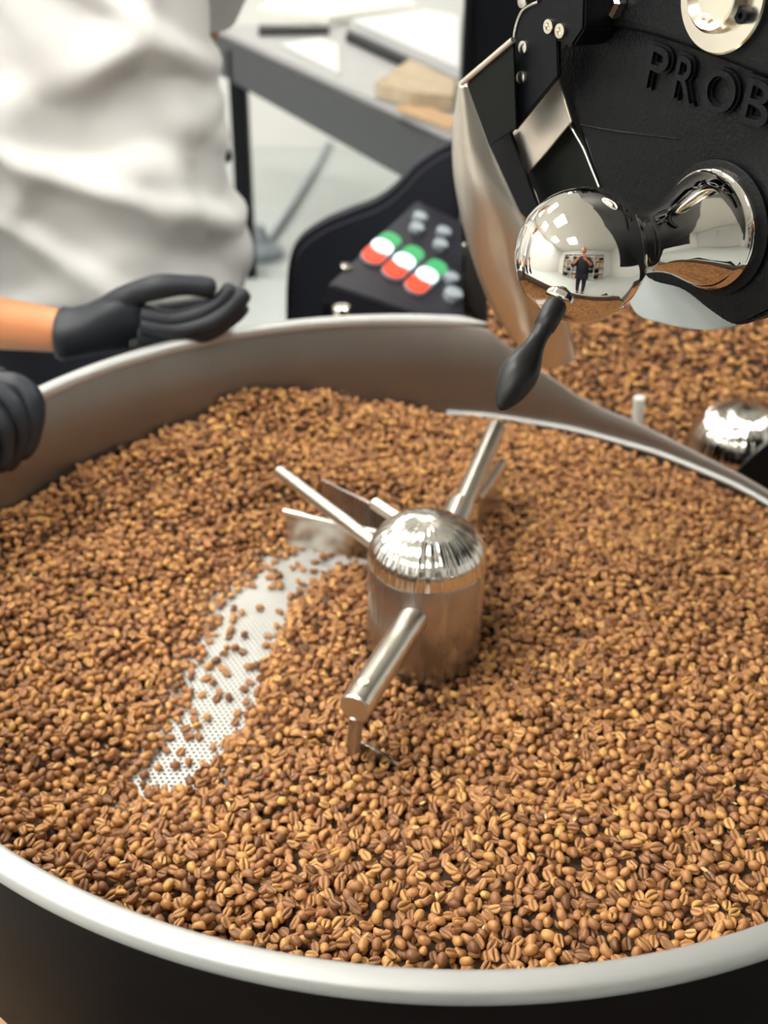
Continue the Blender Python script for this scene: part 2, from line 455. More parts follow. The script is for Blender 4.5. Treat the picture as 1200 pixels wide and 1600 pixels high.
def bulk(name, H, inside, x0, x1, y0, y1, step, parent, drop):
    """solid mass under the loose top beans"""
    idx = {}; V = []; Fc = []
    nx = int((x1 - x0) / step) + 1; ny = int((y1 - y0) / step) + 1
    for i in range(nx):
        for j in range(ny):
            x = x0 + i * step; y = y0 + j * step
            if inside(x, y):
                idx[(i, j)] = len(V); V.append((x, y, H(x, y) - drop))
    for (i, j) in list(idx):
        q = [(i, j), (i + 1, j), (i + 1, j + 1), (i, j + 1)]
        if all(k in idx for k in q): Fc.append(tuple(idx[k] for k in q))
    o = mesh_obj(name, V, Fc, M['gap_shade'])
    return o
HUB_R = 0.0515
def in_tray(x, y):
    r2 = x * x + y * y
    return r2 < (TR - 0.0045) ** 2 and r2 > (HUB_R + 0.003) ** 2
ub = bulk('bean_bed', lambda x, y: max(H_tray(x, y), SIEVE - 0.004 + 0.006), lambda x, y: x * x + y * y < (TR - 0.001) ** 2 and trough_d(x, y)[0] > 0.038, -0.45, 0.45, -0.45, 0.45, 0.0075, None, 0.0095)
tag(ub, 'deep bed of roasted coffee beans packed under the loose top beans', 'coffee beans', kind='stuff')

# added bin of beans, standing in for a reflection behind the low wall
def H_bin(x, y):
    s = (y - 0.50)
    return -0.205 + max(0, s) * 0.80 + 0.05 * max(0, 0.30 - x) + noise.noise(Vector((x * 18, y * 18, 2.0))) * 0.006
def in_bin(x, y): return x * x + y * y > 0.4625 ** 2 and 0.105 < x < 0.84 and 0.08 < y < 0.80 and (x - 0.425) ** 2 + (y - 0.485) ** 2 > 0.069 ** 2

def deposit(H, inside, x0, x1, y0, y1, floor, R, target_n, tries, depth, seed):
    rnd = random.Random(seed)
    cell = 2 * R; grid = {}
    out = []; fails = 0
    D = 2 * R; D2 = D * D; fl = math.floor
    while len(out) < target_n and fails < tries:
        bx = by = bz = None; bs = 1e9
        for _ in range(6):
            x = x0 + (x1 - x0) * rnd.random(); y = y0 + (y1 - y0) * rnd.random()
            if not inside(x, y): continue
            h = H(x, y)
            base = max(floor, h - depth)
            z = base + R * 0.75
            ci, cj = fl(x / cell), fl(y / cell)
            for i in (ci - 1, ci, ci + 1):
                for j in (cj - 1, cj, cj + 1):
                    for (px, py, pz_) in grid.get((i, j), ()):
                        dd = (px - x) ** 2 + (py - y) ** 2
                        if dd < D2:
                            zz = pz_ + math.sqrt(D2 - dd) * 0.84
                            if zz > z: z = zz
            s = z - h
            if s < bs: bs = s; bx, by, bz = x, y, z; bh = h
        if bx is None: continue
        if bs > 0.0 and not (bh < floor + 0.004 and False):
            fails += 1; continue
        grid.setdefault((fl(bx / cell), fl(by / cell)), []).append((bx, by, bz))
        out.append((bx, by, bz)); fails = 0 if fails < 3 else fails - 2
    return out
tray_pts = deposit(H_tray, in_tray, -TR, TR, -TR, TR, SIEVE, 0.00350, 36000, 4000, 0.0125, 3)
# strays lying on the bare plate
rnd = random.Random(11)
strays = []
k = 0
while len(strays) < 80 and k < 7000:
    k += 1
    i = rnd.randrange(1, 9); t = rnd.random()
    x = trough[i][0] * (1 - t) + trough[i + 1][0] * t + rnd.uniform(-.03, .03); y = trough[i][1] * (1 - t) + trough[i + 1][1] * t + rnd.uniform(-.03, .03)
    d, s = trough_d(x, y)
    if -0.03 < d < 0.006 and (d > -0.008 or rnd.random() < 0.12 or s < 0 and rnd.random() < 0.35):
        if all((x - a) ** 2 + (y - b) ** 2 > 0.0072 ** 2 for a, b, _ in strays) and all((x - a[0]) ** 2 + (y - a[1]) ** 2 > 0.007 ** 2 for a in tray_pts): strays.append((x, y, SIEVE + 0.0026))
bin_pts = deposit(H_bin, in_bin, 0.1, 0.8, 0.1, 0.80, -0.6, 0.0038, 12000, 1200, 0.009, 5)
print('beans', len(tray_pts), len(strays), len(bin_pts))

_d = M['dome'].node_tree; _b = _d.nodes['Principled BSDF']
_tc = _d.nodes.new('ShaderNodeTexCoord'); _sx = _d.nodes.new('ShaderNodeSeparateXYZ'); _d.links.new(_tc.outputs['Normal'], _sx.inputs[0])
_at = _d.nodes.new('ShaderNodeMath'); _at.operation = 'ARCTAN2'; _d.links.new(_sx.outputs[1], _at.inputs[0]); _d.links.new(_sx.outputs[0], _at.inputs[1])
_nz = _d.nodes.new('ShaderNodeTexNoise'); _nz.noise_dimensions = '1D'; _nz.inputs['Scale'].default_value = 7.0; _nz.inputs['Detail'].default_value = 2
_d.links.new(_at.outputs[0], _nz.inputs['W'])
_bp = _d.nodes.new('ShaderNodeBump'); _bp.inputs['Strength'].default_value = 0.9; _bp.inputs['Distance'].default_value = 0.005
_ln = _d.nodes.new('ShaderNodeVectorMath'); _ln.operation = 'MULTIPLY'; _ln.inputs[1].default_value = (1, 1, 0); _d.links.new(_tc.outputs['Normal'], _ln.inputs[0])
_le = _d.nodes.new('ShaderNodeVectorMath'); _le.operation = 'LENGTH'; _d.links.new(_ln.outputs[0], _le.inputs[0])
_mu = _d.nodes.new('ShaderNodeMath'); _mu.operation = 'MULTIPLY'; _d.links.new(_nz.outputs['Fac'], _mu.inputs[0]); _d.links.new(_le.outputs['Value'], _mu.inputs[1])
_d.links.new(_mu.outputs[0], _bp.inputs['Height']); _d.links.new(_bp.outputs[0], _b.inputs['Normal'])

# ------------------------------------------------------------------ one bean
def bean_material():
    mt = bpy.data.materials.new('roasted_bean'); mt.use_nodes = True
    nt = mt.node_tree; b = nt.nodes['Principled BSDF']
    oi = nt.nodes.new('ShaderNodeObjectInfo')
    at = nt.nodes.new('ShaderNodeAttribute'); at.attribute_name = 'tint'; at.attribute_type = 'INSTANCER'
    ad = nt.nodes.new('ShaderNodeMath'); ad.operation = 'ADD'
    nt.links.new(oi.outputs['Random'], ad.inputs[0]); nt.links.new(at.outputs['Fac'], ad.inputs[1])
    fr = nt.nodes.new('ShaderNodeMath'); fr.operation = 'FRACT'; nt.links.new(ad.outputs[0], fr.inputs[0])
    cr = nt.nodes.new('ShaderNodeValToRGB')
    els = [(0.0, (0.16, 0.068, 0.030)), (0.18, (0.30, 0.134, 0.058)), (0.5, (0.43, 0.202, 0.078)), (0.8, (0.54, 0.268, 0.096)), (0.94, (0.62, 0.325, 0.108)), (1.0, (0.68, 0.40, 0.13))]
    while len(cr.color_ramp.elements) < len(els): cr.color_ramp.elements.new(0.5)
    for e, (p, c) in zip(cr.color_ramp.elements, els): e.position = p; e.color = (*c, 1)
    nt.links.new(fr.outputs[0], cr.inputs[0])
    tc = nt.nodes.new('ShaderNodeTexCoord')
    nz = nt.nodes.new('ShaderNodeTexNoise'); nz.inputs['Scale'].default_value = 350; nz.inputs['Detail'].default_value = 3
    nt.links.new(tc.outputs['Object'], nz.inputs['Vector'])
    mx = nt.nodes.new('ShaderNodeMix'); mx.data_type = 'RGBA'; mx.blend_type = 'MULTIPLY'; mx.inputs[0].default_value = 0.55
    nt.links.new(cr.outputs[0], mx.inputs[6]); nt.links.new(nz.outputs['Color'], mx.inputs[7])
    mr = nt.nodes.new('ShaderNodeMapRange'); mr.inputs[3].default_value = 0.65; mr.inputs[4].default_value = 1.25
    nt.links.new(nz.outputs['Fac'], mr.inputs[0])
    vm = nt.nodes.new('ShaderNodeVectorMath'); vm.operation = 'SCALE'
    nt.links.new(cr.outputs[0], vm.inputs[0]); nt.links.new(mr.outputs[0], vm.inputs['Scale'])
    nt.links.new(vm.outputs[0], b.inputs['Base Color'])
    b.inputs['Roughness'].default_value = 0.42
    b.inputs['Specular IOR Level'].default_value = 0.4
    bp = nt.nodes.new('ShaderNodeBump'); bp.inputs['Strength'].default_value = 0.25; bp.inputs['Distance'].default_value = 0.0004
    nt.links.new(nz.outputs['Fac'], bp.inputs['Height']); nt.links.new(bp.outputs[0], b.inputs['Normal'])
    return mt
M['bean'] = bean_material()
M['crease'] = mat('bean_crease', (0.34, 0.18, 0.075), 0.7)
def bean_mesh(name, L, Wd, T, curve, shape, nu=9):
    V = []; Fc = []; mi = []
    phis = [-90, -78, -62, -35, -5, 35, 65, 90, 115, 145, 185, 215, 242, 258]
    phis = [math.radians(p) for p in phis]
    npz = len(phis)
    for i in range(nu + 1):
        th = math.pi * i / nu
        x = -math.cos(th) * L / 2; s = math.sin(th) ** 0.86
        for p in phis:
            y = math.cos(p) * Wd / 2 * s; z = math.sin(p)
            if z > 0: z = z * T * 0.72 * s
            else:
                z = z * T * 0.30 * s
            g = math.exp(-(y / (Wd * 0.085)) ** 2) if p < math.radians(-60) or p > math.radians(240) else 0
            yc = y + curve * math.sin(x / L * 4) * 0.0006 * g
            z += g * T * 0.44 * s
            if shape: z += 0.0006 * math.sin(x / L * 5 + shape) * s; yc += 0.0004 * math.sin(x / L * 4 + 2 * shape)
            V.append((x, yc, z))
    for i in range(nu):
        for k in range(npz):
            k2 = (k + 1) % npz
            Fc.append((i * npz + k, i * npz + k2, (i + 1) * npz + k2, (i + 1) * npz + k))
            mi.append(1 if (k in (0, npz - 1)) and 0 < i < nu - 1 else 0)
    me = bpy.data.meshes.new(name); me.from_pydata(V, [], Fc); me.update()
    me.materials.append(M['bean']); me.materials.append(M['crease'])
    for p, q in zip(me.polygons, mi): p.material_index = q; p.use_smooth = True
    bm = bmesh.new(); bm.from_mesh(me); bmesh.ops.remove_doubles(bm, verts=bm.verts, dist=1e-7); bmesh.ops.recalc_face_normals(bm, faces=bm.faces); bm.to_mesh(me); bm.free()
    return me
bean_meshes = [bean_mesh('coffee_bean', 0.0096, 0.0074, 0.0060, 1, 0), bean_mesh('coffee_bean', 0.0102, 0.0072, 0.0058, -1, 0.7), bean_mesh('coffee_bean', 0.0088, 0.0073, 0.0062, 1, 1.9), bean_mesh('coffee_bean', 0.0092, 0.0066, 0.0060, 2, 3.1)]
protos = [bpy.data.objects.new('bean_shape', me) for me in bean_meshes]

def bean_pose(rnd, tilt=0.45, p_up=0.62):
    yaw = rnd.uniform(0, 2 * math.pi)
    flip = math.pi if rnd.random() < p_up else 0
    if rnd.random() < 0.16: flip += math.pi / 2
    rx = flip + rnd.gauss(0, tilt); ry = rnd.gauss(0, tilt * 0.6)
    return Matrix.Rotation(yaw, 3, 'Z') @ Matrix.Rotation(ry, 3, 'Y') @ Matrix.Rotation(rx, 3, 'X')
rnd = random.Random(21)
recs = []
for (x, y, z) in tray_pts:
    recs.append((Vector((x, y, z)), bean_pose(rnd), rnd.uniform(0.82, 1.06), rnd.randrange(4), rnd.random(), 0))
for (x, y, z) in strays:
    recs.append((Vector((x, y, z)), bean_pose(rnd, 0.12), rnd.uniform(0.85, 1.03), rnd.randrange(4), rnd.random(), 0))
brecs = [(Vector(p), bean_pose(rnd), rnd.uniform(0.9, 1.2), rnd.randrange(4), rnd.random(), 1) for p in bin_pts]

# the 300 that show largest: nearest to the lens, in frame, on top
def to_px(p):
    v = p - CAM; d = v.dot(AX_F)
    return 600 + FPX * v.dot(AX_R) / d, 800 - FPX * v.dot(AX_U) / d, d
tops = {}
for i, r in enumerate(recs):
    p = r[0]; key = (int((p.x + 1) / 0.0072), int((p.y + 1) / 0.0072))
    if key not in tops or recs[tops[key]][0].z < p.z: tops[key] = i
cand = []
for i in tops.values():
    p = recs[i][0]; X, Y, d = to_px(p)
    if not (8 < X < 1192 and 20 < Y < 1592): continue
    # sight line must clear the near rim
    dv = p - CAM; t = (0.007 - CAM.z) / dv.z; q = CAM + dv * t
    if math.hypot(q.x, q.y) > 0.4415: continue
    if H_tray(p.x, p.y) - p.z > 0.004: continue
    cand.append((d, i))
cand.sort()
chosen = set(i for _, i in cand[:300])
for n_, i in enumerate(sorted(chosen)):
    p, R3, s, mi, tint, _ = recs[i]
    b = bpy.data.objects.new('coffee_bean', bean_meshes[mi])
    mm = (R3 * s).to_4x4(); mm.translation = p; b.matrix_world = mm
    b['label'] = 'roasted brown coffee bean among the foremost ones heaped against the near rim'
    b['category'] = 'coffee bean'; b['group'] = 'coffee beans lying nearest the front rim'
    COL.objects.link(b)

def scatter(name, rs, seed):
    me = bpy.data.meshes.new(name); me.from_pydata([tuple(r[0]) for r in rs], [], [])
    n = len(rs)
    eu = np.array([tuple(r[1].to_euler('XYZ')) for r in rs], dtype=np.float32).ravel()
    a = me.attributes.new('rot', 'FLOAT_VECTOR', 'POINT'); a.data.foreach_set('vector', eu)
    a = me.attributes.new('scl', 'FLOAT', 'POINT'); a.data.foreach_set('value', np.array([r[2] for r in rs], dtype=np.float32))
    a = me.attributes.new('tint', 'FLOAT', 'POINT'); a.data.foreach_set('value', np.array([r[4] for r in rs], dtype=np.float32))
    a = me.attributes.new('pick', 'INT', 'POINT'); a.data.foreach_set('value', np.array([r[3] for r in rs], dtype=np.int32))
    o = link(bpy.data.objects.new(name, me))
    ng = bpy.data.node_groups.new(name, 'GeometryNodeTree')
    ng.interface.new_socket('Geometry', in_out='INPUT', socket_type='NodeSocketGeometry')
    ng.interface.new_socket('Geometry', in_out='OUTPUT', socket_type='NodeSocketGeometry')
    N = ng.nodes; Lk = ng.links
    gi = N.new('NodeGroupInput'); go = N.new('NodeGroupOutput')
    g2i = N.new('GeometryNodeGeometryToInstance')
    for pr in protos[::-1]:
        oi = N.new('GeometryNodeObjectInfo'); oi.inputs['Object'].default_value = pr; oi.inputs['As Instance'].default_value = True
        Lk.new(oi.outputs['Geometry'], g2i.inputs[0])
    iop = N.new('GeometryNodeInstanceOnPoints')
    def na(nm, ty):
        x = N.new('GeometryNodeInputNamedAttribute'); x.data_type = ty; x.inputs['Name'].default_value = nm; return x.outputs['Attribute']
    Lk.new(gi.outputs[0], iop.inputs['Points']); Lk.new(g2i.outputs[0], iop.inputs['Instance'])
    iop.inputs['Pick Instance'].default_value = True
    Lk.new(na('pick', 'INT'), iop.inputs['Instance Index'])
    e2r = N.new('FunctionNodeEulerToRotation'); Lk.new(na('rot', 'FLOAT_VECTOR'), e2r.inputs[0]); Lk.new(e2r.outputs[0], iop.inputs['Rotation'])
    Lk.new(na('scl', 'FLOAT'), iop.inputs['Scale'])
    Lk.new(iop.outputs[0], go.inputs[0])
    md = o.modifiers.new('scatter', 'NODES'); md.node_group = ng
    return o
rest = [r for i, r in enumerate(recs) if i not in chosen]
so = scatter('coffee_beans', rest, 1)
tag(so, 'thousands of roasted brown coffee beans spread over the cooling tray around the hub', 'coffee beans', kind='stuff')
sb = scatter('coffee_beans', brecs, 2)
tag(sb, 'added heap of coffee beans standing in for the mirrored bed beneath the roaster front', 'coffee beans', kind='stuff')
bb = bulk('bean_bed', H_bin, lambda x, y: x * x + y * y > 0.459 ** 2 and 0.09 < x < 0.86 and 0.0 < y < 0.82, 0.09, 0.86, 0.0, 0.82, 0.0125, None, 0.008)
tag(bb, 'packed mass of coffee beans under the added heap that stands in for mirrored beans', 'coffee beans', kind='stuff')

# pale chaff flakes
V = []; Fc = []
rnd = random.Random(5)
for k in range(260):
    i = rnd.randrange(len(tray_pts)); x, y, z = tray_pts[i]
    z = H_tray(x, y) + 0.0035
    if trough_d(x, y)[0] < 0.01: z = SIEVE + 0.001
    a = rnd.uniform(0, 6.28); l = rnd.uniform(0.0015, 0.0035); w_ = l * rnd.uniform(0.25, 0.5)
    R3 = Matrix.Rotation(a, 3, 'Z') @ Matrix.Rotation(rnd.uniform(-.5, .5), 3, 'X')
    b = len(V)
    for (u, v, q) in ((-l, 0, 0), (-l * .3, w_, .0005), (l * .6, w_ * .8, 0), (l, 0, .0004), (l * .5, -w_, 0), (-l * .4, -w_ * .9, .0003)):
        V.append(Vector((x, y, z)) + R3 @ Vector((u, v, q)))
    Fc.append(tuple(range(b, b + 6)))
M['chaff'] = mat('chaff', (0.62, 0.42, 0.18), 0.7)
tag(mesh_obj('bean_chaff', V, Fc, M['chaff']), 'pale straw coloured chaff flakes sprinkled on the beans', 'chaff', kind='stuff')

# ------------------------------------------------------------------ agitator: hub, dome and arms
ag = empty('agitator', (0, 0, SIEVE), 'stainless steel agitator with domed hub and paddle arms in the cooling tray', 'agitator')
lathe('hub_cylinder', [(0, 0), (HUB_R, 0), (HUB_R, 0.1155), (HUB_R - 0.0008, 0.117), (0, 0.117)], (0, 0, SIEVE), (0, 0, 1), M['hubside'], ag, seg=96)
prof = [(HUB_R - 0.0012, 0), (HUB_R + 0.0004, 0.0012), (HUB_R + 0.0002, 0.004)]
for i in range(1, 25):
    a = math.pi / 2 * i / 24
    prof.append((HUB_R * math.cos(a) if i < 24 else 0, 0.004 + 0.0385 * math.sin(a) ** 0.92))
lathe('hub_dome', prof, (0, 0, SIEVE + 0.1171), (0, 0, 1), M['dome'], ag, seg=96)['label'] = 'mirror-bright dome of the hub'
ZA = -0.078
def ah(px, py, z=ZA): p = at_z(px, py, z); return p
# front arm
a0 = Vector((-0.010, -0.044, -0.0755)); a1 = at_z(553, 1108, -0.0755)
arm = rod('front_arm', a0, a1, 0.0125, M['rod'], ag, 40)
dirA = (a1 - a0).normalized()
up = Vector((0, 0, 1))
rod('pin', a1 - dirA * 0.018 + up * 0.0115, a1 - dirA * 0.018 + up * 0.0135, 0.0048, M['rod'], ag, 24, 0.0004)
post = a1 - dirA * 0.004
rod('paddle_post', post - up * 0.009, post + dirA * 0.005 - up * 0.042, 0.0055, M['hubside'], ag, 20)
pb = at_z(585, 1180, -0.118)
pl = [at_z(556, 1160, -0.112), at_z(575, 1166, -0.110), at_z(600, 1180, -0.114), at_z(622, 1198, -0.124), at_z(600, 1200, -0.140), at_z(560, 1190, -0.145)]
slab('front_paddle', pl, (0.0006, 0.0022, 0.0006), M['satin'], ag, 0.0004)
# rear right arm with collar
b0 = Vector((0.016, 0.043, -0.066)); b1 = at_z(776, 668, -0.062)
rod('rear_arm', b0, b1, 0.0105, M['rod'], ag, 40)
dB = (b1 - b0).normalized()
c1 = at_z(716, 800, -0.066)
rod('collar', c1 - dB * 0.03, c1 + dB * 0.012, 0.0150, M['rod'], ag, 40, 0.004)
e0 = at_z(748, 778, -0.085); e1 = at_z(785, 722, -0.085)
slab('rear_paddle', [e0 - up * 0.004, e1 - up * 0.004, e1 - up * 0.045, e0 - up * 0.045], (0.004, 0.001, 0), M['satin'], ag, 0.0006)
rod('paddle_rail', e0, e1, 0.0052, M['rod'], ag, 20)
# rear left arm and its wide paddle
g0 = Vector((-0.028, 0.038, -0.072)); g1 = at_z(436, 736, -0.072)
rod('left_arm', g0, g1, 0.0066, M['rod'], ag, 32)
h0 = at_z(625, 812, -0.055); h1 = at_z(585, 786, -0.055)
rod('stub_bar', h0, h1, 0.0062, M['rod'], ag, 24)
p0 = at_z(446, 800, -0.100); p1 = at_z(598, 836, -0.090)
p2 = at_z(598, 880, -0.135); p3 = at_z(452, 852, -0.145)
slab('wide_paddle', [p0, p1, p2, p3], (0.0006, 0.003, 0), M['satin'], ag, 0.0006)['label'] = 'wide flat polished paddle blade'
rod('paddle_rail', p0 + Vector((-.002, 0, 0.001)), p1 + Vector((0, 0, 0.001)), 0.0034, M['rod'], ag, 20)
q0 = at_z(500, 760, -0.078); q1 = at_z(610, 815, -0.078)
slab('blade', [q0 + Vector((0, .012, .002)), q1 + Vector((0, .012, .002)), q1 + Vector((0, .014, -.05)), q0 + Vector((0, .014, -.05))], (0, 0.0025, 0), M['hubside'], ag, 0.0005)

# added dome standing in for the hub's mirror image
rd = empty('mirrored_hub_dome', (0.425, 0.485, -0.30), 'added polished steel dome standing in for the mirrored hub at the right edge', 'dome')
prof = [(0, 0), (0.0655, 0), (0.0655, 0.115)]
for i in range(0, 21):
    a = math.pi / 2 * i / 20
    prof.append((0.0665 * math.cos(a) if i < 20 else 0, 0.117 + 0.066 * math.sin(a)))
lathe('shell', prof, (0.425, 0.485, -0.30), (0, 0, 1), M['dome'], rd, seg=64)
# small upright bar added for the mirrored end of an agitator arm
rod('mirrored_arm_bar', at_y(1000, 658, 0.50) + Vector((0, 0, -0.05)), at_y(999, 620, 0.50), 0.0075, M['paper'])
tag(bpy.data.objects['mirrored_arm_bar'], 'short pale bar standing in for the mirrored arm end among the rear beans', 'bar')
# walls of the added bin that holds the stand-in beans
bn = empty('reflection_bin', (0.47, 0.45, -0.5), 'added steel bin holding the stand-in mirrored beans behind the low side of the tray', 'bin')
box('back_panel', (0.475, 0.835, -0.28), (0.79, 0.012, 0.62), M['wall'], bn)
box('side_panel', (0.088, 0.64, -0.35), (0.010, 0.38, 0.45), M['wall'], bn)
box('side_panel', (0.865, 0.42, -0.33), (0.010, 0.82, 0.42), M['wall'], bn)
box('front_panel', (0.664, 0.02, -0.33), (0.41, 0.010, 0.42), M['wall'], bn)
box('bottom_panel', (0.475, 0.65, -0.585), (0.79, 0.36, 0.01), M['wall'], bn)
for lx, ly in ((0.10, 0.81), (0.85, 0.81), (0.85, 0.5)): box('leg', (lx, ly, (FLOOR - 0.585) / 2), (0.03, 0.03, abs(FLOOR + 0.585)), M['black'], bn)
# black plate in front of the added dome
gp = [at_y(1145, 742, 0.375), at_y(1175, 712, 0.375), at_y(1202, 690, 0.375), at_y(1290, 650, 0.375), at_y(1290, 860, 0.375), at_y(1200, 800, 0.375)]
gd = slab('dome_plate', gp, (0.02, 0.03, 0), M['black'], None, 0.001)
tag(gd, 'black plate in front of the stand-in dome at the right', 'guard')

# ------------------------------------------------------------------ roaster
ro = empty('coffee_roaster', (0.55, 0.20, FLOOR), 'black cast iron coffee roaster front with raised lettering and chrome sampling ball', 'coffee roaster')
def poly_face(pxs, off): return [at_face(a, b, off) for a, b in pxs]
# cast front plate, with a raised upper band above the ridge
left_edge = spline([at_face(*p) for p in [(862, 60), (872, 125), (905, 200), (935, 290), (962, 360), (1005, 432), (1062, 452), (1108, 487), (1150, 509), (1200, 490)]], 6)
far = [FACE0 + FT * 0.12 + up * 0.02, FACE0 + FT * 0.20 + up * 0.10, FACE0 + FT * 0.24 + up * 0.20, FACE0 + FT * 0.24 + up * 0.42, at_face(862, 60) + up * 0.30]
# drum is a disc: continue its curve on the hidden right side
slab('front_plate', left_edge + far, -FN * 0.03, M['cast'], ro, 0.0025)['label'] = 'black pebbled cast front plate'
ridge = [at_face(*p) for p in [(872, 8), (925, 16), (958, 27), (1020, 42), (1100, 68), (1200, 106)]]
rv = ridge[-1] - ridge[-2]
ridge.append(ridge[-1] + rv * 1.2)
ridge = spline(ridge, 6)
tube('plate_ridge', [p + FN * 0.001 for p in ridge], 0.0042, M['cast'], ro, seg=12)
upper = ridge + [ridge[-1] + up * 0.2, ridge[0] + up * 0.2]
slab('upper_band', upper, FN * 0.006, M['cast'], ro, 0.001)
# faint step around the boss
st = spline([at_face(*p, 0.0) for p in [(905, 195), (960, 205), (1020, 212), (1060, 217)]], 6)
tube('casting_line', st, 0.0007, M['cast'], ro, seg=8)
# galvanised ring behind the plate
gr = spline([at_face(*p, -0.031) for p in [(905, 180), (940, 330), (968, 420), (990, 487), (1035, 506), (1085, 515), (1135, 513), (1200, 488), (1290, 430)]], 6)
grt = [at_face(1290, 300, -0.031), at_face(1000, 200, -0.031)]
slab('drum_ring', gr + grt, -FN * 0.012, M['galv'], ro, 0.001)['label'] = 'mottled blue-grey galvanised drum ring'
# drum body behind
bc = FACE0 - FN * 0.27 + FT * 0.03 + up * 0.20
x_, y_, z_ = frame_from(FN)
lathe('drum_body', [(0, 0), (0.225, 0), (0.23, 0.01), (0.23, 0.44), (0.22, 0.45), (0, 0.45)], FACE0 - FN * 0.50 + FT * 0.055 + up * 0.195, FN, M['cast'], ro, seg=64)
hq = [FACE0 - FN * 0.06 - FT * 0.05, FACE0 - FN * 0.06 + FT * 0.40, FACE0 - FN * 0.46 + FT * 0.40, FACE0 - FN * 0.46 - FT * 0.05]
slab('unseen_shade_block', [Vector((p.x, p.y, 0.25)) for p in hq], (0, 0, 0.7), M['black'], ro, 0.004)  # unseen block added behind the plate to shade the rear-right beans
# base cabinet of the roaster that stands on the floor
cl = at_y(722, 200, 1.15)
box('cabinet', ((cl.x + 1.05) / 2, 1.22, (FLOOR + 0.95) / 2), (1.05 - cl.x, 0.14, 0.95 - FLOOR), M['black'], ro, bev=0.006)
cl2 = at_y(724, 60, 1.14)
box('cabinet_trim', (cl2.x + 0.006, 1.143, 0.45), (0.012, 0.014, 0.95), M['black'], ro, bev=0.002)
box('drum_support', (0.92, 0.62, 0.30), (0.20, 0.56, 0.16), M['black'], ro, bev=0.006)

# letters
def letter(ch, px, py, px_r, py_r, top_px, top_py, wfac=1.0):
    bl = at_face(px, py, 0.0); tp = at_face(top_px, top_py, 0.0); br = at_face(px_r, py_r, 0.0)
    h = (tp - bl).dot(Vector((0, 0, 1)))
    ux = (br - bl).normalized(); n_ = FN; uy = n_.cross(ux).normalized()
    h = (tp - bl).dot(uy); wdt = (br - bl).length
    root = None
    for lay, (off, ext, zoff) in enumerate(((0.045, 0.0030, 0.0), (0.004, 0.0056, 0.0))):
        cu = bpy.data.curves.new('letter', 'FONT'); cu.body = ch; cu.size = 1; cu.extrude = 0.5; cu.offset = off; cu.bevel_depth = 0.0; cu.resolution_u = 6
        to = bpy.data.objects.new('letter', cu); COL.objects.link(to)
        dg = bpy.context.evaluated_depsgraph_get()
        me = bpy.data.meshes.new_from_object(to.evaluated_get(dg)); bpy.data.objects.remove(to)
        xs = [v.co.x for v in me.vertices]; ys = [v.co.y for v in me.vertices]
        if lay == 0: X0, X1, Y0, Y1 = min(xs), max(xs), min(ys), max(ys)
        for v in me.vertices:
            u = (v.co.x - X0) / (X1 - X0) * wdt; q = (v.co.y - Y0) / (Y1 - Y0) * h; zz = (v.co.z + 0.5) * ext - 0.0004
            v.co = bl + ux * u + uy * q + n_ * zz
        me.materials.clear(); me.materials.append(M['cast'])
        me.name = 'letter'
        o = link(bpy.data.objects.new('letter' if lay == 0 else 'letter_face', me))
        if lay == 0: root = keep(o, ro)
        else: o.parent = root
    return root
letter('P', 1008, 136, 1046, 150, 1009, 58)
letter('R', 1053, 153, 1090, 166, 1056, 76)
letter('O', 1097, 167, 1151, 188, 1102, 92)
letter('B', 1158, 190, 1206, 208, 1160, 108)

# sampling ball, neck and flange (lathed about the axis to the face)
prof = []
RB = 0.0378
neck_a = math.radians(33)
for i in range(0, 33):
    a = math.pi - (math.pi - neck_a) * i / 32     # from the outer pole (a=pi) to the neck
    prof.append((max(0.0, RB * math.sin(a)) if i else 0, RB * math.cos(a)))
hb = RB * math.cos(neck_a); rn = RB * math.sin(neck_a)
tot = (BALL - FACE0).length
sc_ = (tot - 0.004 - hb) / 0.072
prof += [(rn - 0.0002, hb + 0.001), (0.0192, hb + 0.003), (0.0186, hb + 0.009 * sc_), (0.0180, hb + 0.0096 * sc_), (0.0175, hb + 0.015 * sc_), (0.0178, hb + 0.022 * sc_), (0.0192, hb + 0.030 * sc_), (0.0220, hb + 0.039 * sc_), (0.0262, hb + 0.048 * sc_), (0.0305, hb + 0.056 * sc_), (0.0335, hb + 0.063 * sc_), (0.0345, hb + 0.067 * sc_), (0.0362, hb + 0.068 * sc_), (0.0366, hb + 0.071 * sc_), (0.0366, tot + 0.001), (0, tot + 0.001)]
ballo = empty('sampling_ball_knob', BALL)
ballo.parent = ro; ballo.location = BALL - ro.location
for k in ('label',): ballo[k] = 'polished chrome ball on a flared neck'
V, Fc = lathe_pts(prof, (0, 0, 0), -FN, 96)
o = mesh_obj('chrome_ball', V, Fc, M['chrome'])
bm = bmesh.new(); bm.from_mesh(o.data); bmesh.ops.remove_doubles(bm, verts=bm.verts, dist=1e-6); bm.to_mesh(o.data); bm.free(); sharp(o, 50)
o.parent = ballo
# seat plate of the flange
lathe('flange_seat', [(0, 0), (0.0405, 0), (0.041, 0.001), (0.041, 0.0025), (0.040, 0.003), (0, 0.003)], FACE0 - FN * 0.0, FN, M['cast'], ro, seg=64)
